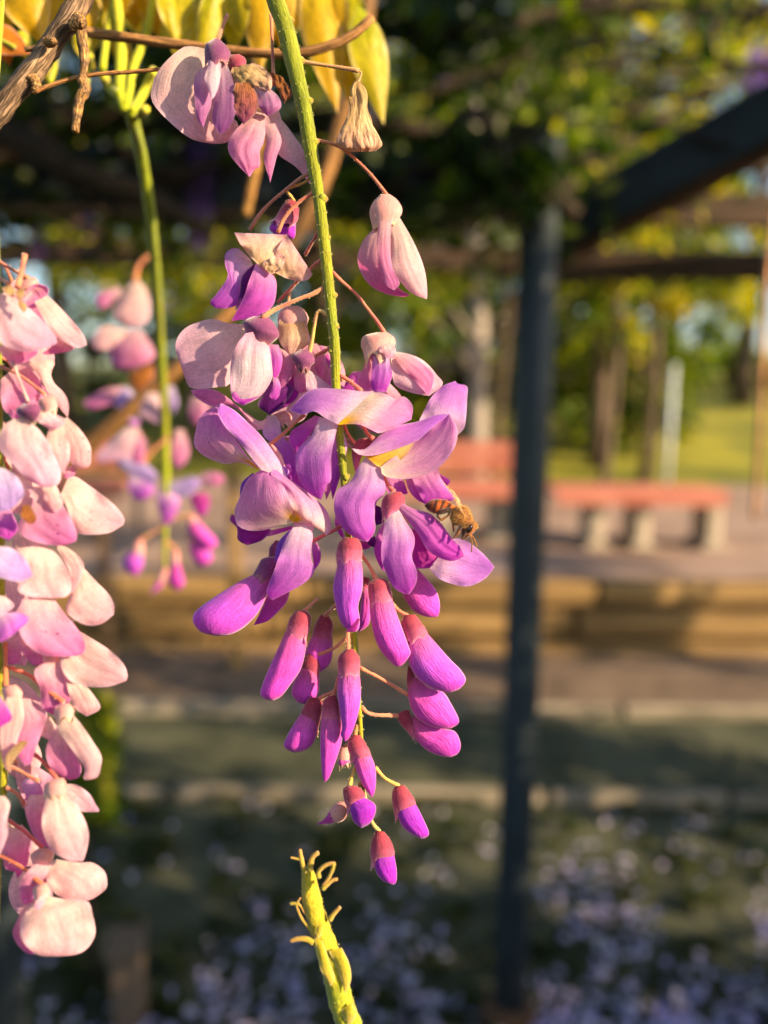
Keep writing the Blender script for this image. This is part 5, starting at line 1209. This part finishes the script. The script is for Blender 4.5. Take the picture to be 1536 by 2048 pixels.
def compound(label, stalk, leaves, d):
    loc = P(stalk[0][0], stalk[0][1], d); rt = empty('wisteria_leaf', loc); tag(rt, label, 'leaf', 'golden wisteria leaves')
    q = spline(stalk, 16); b = MB(); b.tube([P(a[0], a[1], d) for a in q], 5. / FPX * d, 8, cols=lin((170, 170, 40))); b.build('stalk', 'green_stem', rt, loc)
    for i, (ba, ti, w, tl, sc_) in enumerate(leaves):
        b = MB(); leaf(b, ba, ti, w, d + .002 * (i % 3), tl, .35, sc_, seed=i + int(d * 777)); b.build('leaflet', 'leaf', rt, loc)
rl = random.Random(17)
def spray(x0, x1, n, ylo, yhi, w, schs):
    out = []
    for i in range(n):
        x = x0 + (x1 - x0) * (i + rl.uniform(.1, .9)) / n
        out.append(((x + rl.uniform(-25, 25), rl.uniform(-70, -30)), (x + rl.uniform(-14, 22), rl.uniform(ylo, yhi)), w * rl.uniform(.75, 1.2), rl.uniform(-.6, .6), rl.choice(schs)))
    return out
compound('golden drooping leaf behind the thick twig in the top left corner', [(-30, -40), (60, -30), (170, -40)], [((30, -70), (86, 90), 104, .3, 'leafA'), ((112, -80), (108, 78), 78, -.3, 'leafA'), ((-30, -30), (22, 80), 64, .2, 'leafA'), ((60, -60), (60, 30), 90, .1, 'leafB')], .185)
compound('dry orange leaf curled at the left edge under the twig', [(-40, 60), (0, 80), (30, 95)], [((-30, 60), (62, 108), 60, .3, 'leafC'), ((0, 70), (20, 132), 40, -.3, 'leafC'), ((40, 60), (52, 118), 36, .4, 'leafB')], .18)
compound('cluster of yellow leaflets right of the thick twig', [(160, -50), (260, -40), (330, -50)], spray(150, 345, 9, 40, 110, 62, ['leafA', 'leafA', 'leafB']) + [((150, 60), (190, 140), 34, .3, 'leafB'), ((92, 130), (104, 172), 20, .3, 'leafB'), ((230, 60), (262, 150), 40, .3, 'leafA')], .20)
compound('hanging golden leaflets behind the first flower stalk', [(340, -50), (430, -40), (520, -50)], spray(330, 590, 12, 60, 150, 62, ['leafA', 'leafB', 'leafA']), .195)
compound('bright golden leaflets hanging right of the sharp raceme stem', [(600, -50), (680, -40), (740, -20)], [((622, -60), (675, 228), 84, .3, 'leafA'), ((660, -40), (668, 120), 70, -.3, 'leafA'), ((690, -50), (708, 196), 80, -.2, 'leafB'), ((716, 10), (768, 250), 76, .3, 'leafB'), ((640, 0), (690, 150), 50, .1, 'leafA'), ((700, 90), (700, 210), 50, .4, 'leafA'), ((740, 30), (740, 190), 50, .2, 'leafB')], .20)
compound('shaded olive leaflets high behind the golden ones', [(100, -70), (380, -60), (600, -70)], spray(150, 600, 12, 10, 90, 70, ['leafB']), .235)
# green stalk with its fork, from which the blurred raceme hangs
def shoots(label, items, d):
    loc = P(items[0][0][0][0], items[0][0][0][1], d); rt = empty('green_shoot', loc); tag(rt, label, 'shoot')
    for (pp, w) in items:
        q = spline(pp, 16); b = MB(); b.tube([P(a[0], a[1], d + .004 * math.sin(i * .2)) for i, a in enumerate(q)], [w / 2 / FPX * d] * 16, 10, cols=[mixc(lin((170, 180, 30)), lin((206, 200, 60)), i / 15.) for i in range(16)], rough=.1, seed=w); b.build('stalk', 'green_stem', rt, loc)
shoots('forked yellow green shoot above the blurred raceme', [([(252, 222), (246, 205), (240, 180), (242, 120), (240, 60), (226, -40)], 22), ([(250, 215), (258, 185), (268, 130), (296, 60), (310, -20)], 17), ([(264, 225), (276, 205), (292, 175), (308, 140)], 18), ([(240, 190), (218, 172), (206, 150)], 20), ([(205, 140), (214, 70), (232, -20)], 14), ([(262, 226), (280, 228), (292, 218)], 16), ([(172, 170), (176, 150), (180, 110)], 12), ([(100, 165), (108, 140), (114, 100)], 10)], .196)
# ------------------------------------------------------------------ honey bee on the petal
BD = .1425
bl = P(905, 1060, BD)
bee = empty('honey_bee', bl); tag(bee, 'amber and dark banded honey bee perched on a lilac petal', 'bee')
def beecol(v, a):
    if v < .42:   # abdomen, tail first
        s = v / .42
        c = mixc(lin((84, 40, 30)), lin((200, 94, 14)), max(0., min(1, s * 1.9 - .25)))
        band = min(1., max(0., math.cos((s * 4.6 + .12) * 2 * math.pi) + .35) * 1.3) * (1.0 if s < .93 else 0)
        c = mixc(c, lin((40, 20, 14)), band * .95)
        return mixc(c, lin((150, 50, 14)), .5 * max(0, math.cos(a - math.pi * 0.02)) * .6)
    if v < .74:
        c = mixc(lin((206, 140, 40)), lin((110, 66, 26)), .5 + .5 * math.cos(a * 1.0 + math.pi))
        return mixc(c, lin((150, 96, 60)), max(0, math.cos(a)) * .5)
    return mixc(lin((150, 90, 34)), lin((70, 40, 24)), .5 + .4 * math.cos(a))
b = MB(); nb_, nvb = 28, 60
LB = pts(9, '245,604 320,540 420,500 540,498 650,528 735,592 785,625 870,628 960,660 1030,780 1055,880 1108,915 1128,1000 1066,1092 962,1168')
RB = pts(9, '245,612 320,692 420,742 540,726 640,698 700,690 705,745 715,840 785,915 850,938 908,955 880,1030 882,1090 895,1150 940,1172')
vv = body(b, LB, RB, BD, 0, 0, .95, n=nb_, nv=nvb, colf=beecol)
b.build('body', 'bee_body', bee, bl)
# pile of fine hair on thorax and head
ctrs = [sum((Vector(vv[j * nb_ + i]) for i in range(nb_)), Vector()) / nb_ for j in range(nvb + 1)]
b = MB()
bp = [(Vector(vv[j * nb_ + i]), (Vector(vv[j * nb_ + i]) - ctrs[j]).normalized()) for j in range(26, 50) for i in range(nb_)]
hairs(b, bp, 3600, .00055, lin((214, 160, 76)), 5, w=.00004)
bp = [(Vector(vv[j * nb_ + i]), (Vector(vv[j * nb_ + i]) - ctrs[j]).normalized()) for j in range(4, 26) for i in range(nb_)]
hairs(b, bp, 500, .0002, lin((226, 150, 60)), 6, w=.00003)
tag(b.build('hair', 'fuzz', bee, bl), kind='stuff')
def ell(name, view, c, ax, ay, rot, d, dz, mat, col=(0.02, .015, .01)):
    b = MB(); ox, oy, k = VIEW[view]; vv = []; ff = []; n_, m_ = 18, 10
    for j in range(m_ + 1):
        for i in range(n_):
            t, a = math.pi * j / m_, 2 * math.pi * i / n_
            x, y, z = math.sin(t) * math.cos(a) * ax, math.sin(t) * math.sin(a) * ay, math.cos(t)
            xr, yr = x * math.cos(rot) - y * math.sin(rot), x * math.sin(rot) + y * math.cos(rot)
            vv.append(P(ox + (c[0] + xr) / k, oy + (c[1] + yr) / k, d + dz * z))
    for j in range(m_):
        for i in range(n_): ff.append((j * n_ + i, j * n_ + (i + 1) % n_, (j + 1) * n_ + (i + 1) % n_, (j + 1) * n_ + i))
    b.add(vv, ff, [col] * len(vv)); return b.build(name, mat, bee, bl)
ell('eye', 9, (1022, 1000), 42, 84, .42, BD - .0011, .0005, 'bee_eye')
ell('eye', 9, (1100, 935), 30, 40, .6, BD + .0007, .0005, 'bee_eye')
def limb(name, s, w, col1, col2, dz0=-.001, dz1=-.001, mat='bee_body'):
    q = spline(pts(9, s), 16); b = MB()
    ws = w if isinstance(w, list) else [w, w * .6]
    b.tube([P(a[0], a[1], BD + dz0 + (dz1 - dz0) * i / 15.) for i, a in enumerate(q)], [(np.interp(i / 15., np.linspace(0, 1, len(ws)), ws)) / 2 / 8.533 / FPX * BD for i in range(16)], 8, cols=[mixc(lin(col1), lin(col2), i / 15.) for i in range(16)], rough=.1, seed=3)
    b.build(name, mat, bee, bl)
DK, AM = (46, 26, 16), (170, 110, 40)
limb('leg', '700,680 620,690 520,720 460,770', [70, 95, 90, 40], DK, (80, 44, 30))
limb('leg', '460,770 520,840 560,850 610,825', [40, 45, 36, 20], DK, AM, -.001, -.0012)
limb('leg', '690,720 650,780 600,815 540,840 500,880', [50, 44, 40, 30, 16], DK, AM, -.0013, -.0013)
limb('leg', '740,900 742,980 745,1060', [60, 40, 20], (150, 90, 50), (150, 60, 20), -.0004, -.0004)
limb('leg', '880,960 840,1020 800,1090 740,1170', [56, 50, 40, 16], DK, (120, 60, 30), -.0012, -.0014)
limb('leg', '840,1050 820,1100 800,1145', [34, 26, 14], AM, DK, -.0014, -.0014)
limb('leg', '950,1060 920,1120 880,1185', [50, 40, 22], DK, (90, 50, 30), -.0012, -.0013)
limb('antenna', '1020,1100 1050,1180 1058,1280 1048,1400', [20, 18, 22, 24], AM, (120, 84, 40), -.001, -.001)
limb('antenna', '1030,1105 1080,1150 1115,1230 1138,1305', [20, 18, 22, 24], AM, (150, 100, 40), -.0008, -.0006)
limb('proboscis', '940,1165 905,1180 875,1185', [34, 26, 14], (120, 70, 30), DK, -.0006, -.0006)
for nm, Lw, Rw, z in (('wing', '945,820 870,700 760,500 640,330 540,185', '930,800 880,640 830,500 740,360 540,185', -.0014), ('wing', '935,790 880,660 830,540 770,440 690,290', '950,800 905,680 870,560 800,430 690,290', .0006)):
    b = MB(); surf(b, pts(9, Lw), pts(9, Rw), BD + z, 0, -1., b=.1, t=1.2, sch='brown', seed=3, wr=.05); b.build(nm, 'bee_wing', bee, bl)
limb('wing_vein', '940,810 905,740 850,640 770,500', [16, 13, 10], (206, 150, 80), (220, 170, 100), -.0015, -.0015)
# ------------------------------------------------------------------ what hangs here grows from the pergola's front rafter above the picture
_pg = bpy.data.objects['pergola']; _vi = bpy.data.objects['wisteria_vine']
b = MB(); b.box((0.2, .52, 2.13), 5.4, .05, .11, bev=.008); b.build('rafter', 'old_wood', _pg, _pg.location, smooth=False)
for xx in (-2.35, 2.3):
    b = MB(); b.box((xx, 1.1, 2.19), .05, 1.3, .06, bev=.006); b.build('purlin', 'old_wood', _pg, _pg.location, smooth=False)
b = MB(); q = spline([(-2.2, .50, 2.20), (-1.2, .55, 2.24), (-.4, .47, 2.06), (.1, .53, 2.05), (.6, .48, 2.22), (1.6, .55, 2.22), (2.5, .7, 2.25)], 40)
b.tube([Vector(t) for t in q], [.02 - .0002 * i for i in range(40)], 9, rough=.25, seed=2); b.build('branch', 'vine_bark', _vi, _vi.location)
def rise(parent, start, end, r0, r1, mat, col, name, sag=.05):
    """a stalk from a thing's upper end to the branch on the rafter"""
    a, e = Vector(start), Vector(end); loc = parent.matrix_world.translation if parent.parent else parent.location
    q = spline([tuple(a), tuple(a.lerp(e, .3) + Vector((0, -.01, .05))), tuple(a.lerp(e, .7) + Vector((.01, -.02, .04))), tuple(e)], 24); b = MB()
    b.tube([Vector(t) for t in q], [r0 + (r1 - r0) * i / 23. for i in range(24)], 10, cols=lin(col), rough=.12, seed=3); b.build(name, mat, parent, loc)
rise(M.o, P(541, -36, .145), (-.03, .52, 2.04), .0016, .003, 'green_stem', (146, 150, 40), 'peduncle')
rise(Lf.o, P(-29, 384, .131), (-.13, .49, 2.05), .0008, .0028, 'green_stem', (146, 150, 40), 'peduncle')
for o in list(bpy.data.objects):
    if o.parent is None and o.name.startswith('wisteria_leaf'):
        st = next(c for c in o.children if c.name.startswith('stalk')); vs_ = [v.co for v in st.data.vertices]
        mid = o.location + vs_[len(vs_) // 2]
        rise(o, mid, (mid.x * 2.2, .51, 2.06), .0007, .0011, 'green_stem', (150, 150, 50), 'stalk')
    if o.parent is None and o.name.startswith('green_shoot'):
        rise(o, P(226, -38, .197), (-.12, .5, 2.06), .0009, .002, 'green_stem', (150, 160, 40), 'stalk')
tw = [o for o in bpy.data.objects if o.parent is None and o.name.startswith('vine_twig')]
for o in tw:
    w = o['label']
    if w.startswith('thick grey'): rise(o, P(174, -56, .150), (-.2, .5, 2.06), .0022, .006, 'bark', (120, 96, 74), 'shaft')
    elif w.startswith('blurred tan'): rise(o, P(721, 122, .36), (.05, .53, 2.05), .0034, .006, 'bark', (140, 104, 64), 'shaft')
    elif w.startswith('short blurred'): rise(o, P(521, 252, .30), (-.1, .5, 2.05), .0021, .004, 'bark', (150, 110, 64), 'shaft')
    elif w.startswith('thin blurred upright shoot at'): rise(o, P(1548, 422, .8), (.42, .75, 2.2), .0033, .004, 'bark', (190, 140, 96), 'shaft')
    elif w.startswith('thin blurred upright shoot beside'): rise(o, P(706, -58, .25), (0., .52, 2.05), .0012, .003, 'bark', (170, 120, 80), 'shaft')
# the bare stalk stands on a long shoot rooted in the ground
a = P(*pts(19, '990,2960')[0], Sp.d); q = spline([tuple(a), (a.x + .02, a.y + .02, a.z - .2), (a.x + .10, a.y + .06, .6), (a.x + .12, a.y + .10, 0.)], 30)
b = MB(); b.tube([Vector(t) for t in q], [.0024 + .00012 * i for i in range(30)], 10, cols=lin((140, 150, 44)), rough=.12, seed=4); b.build('stem', 'green_stem', Sp.o, Sp.loc)
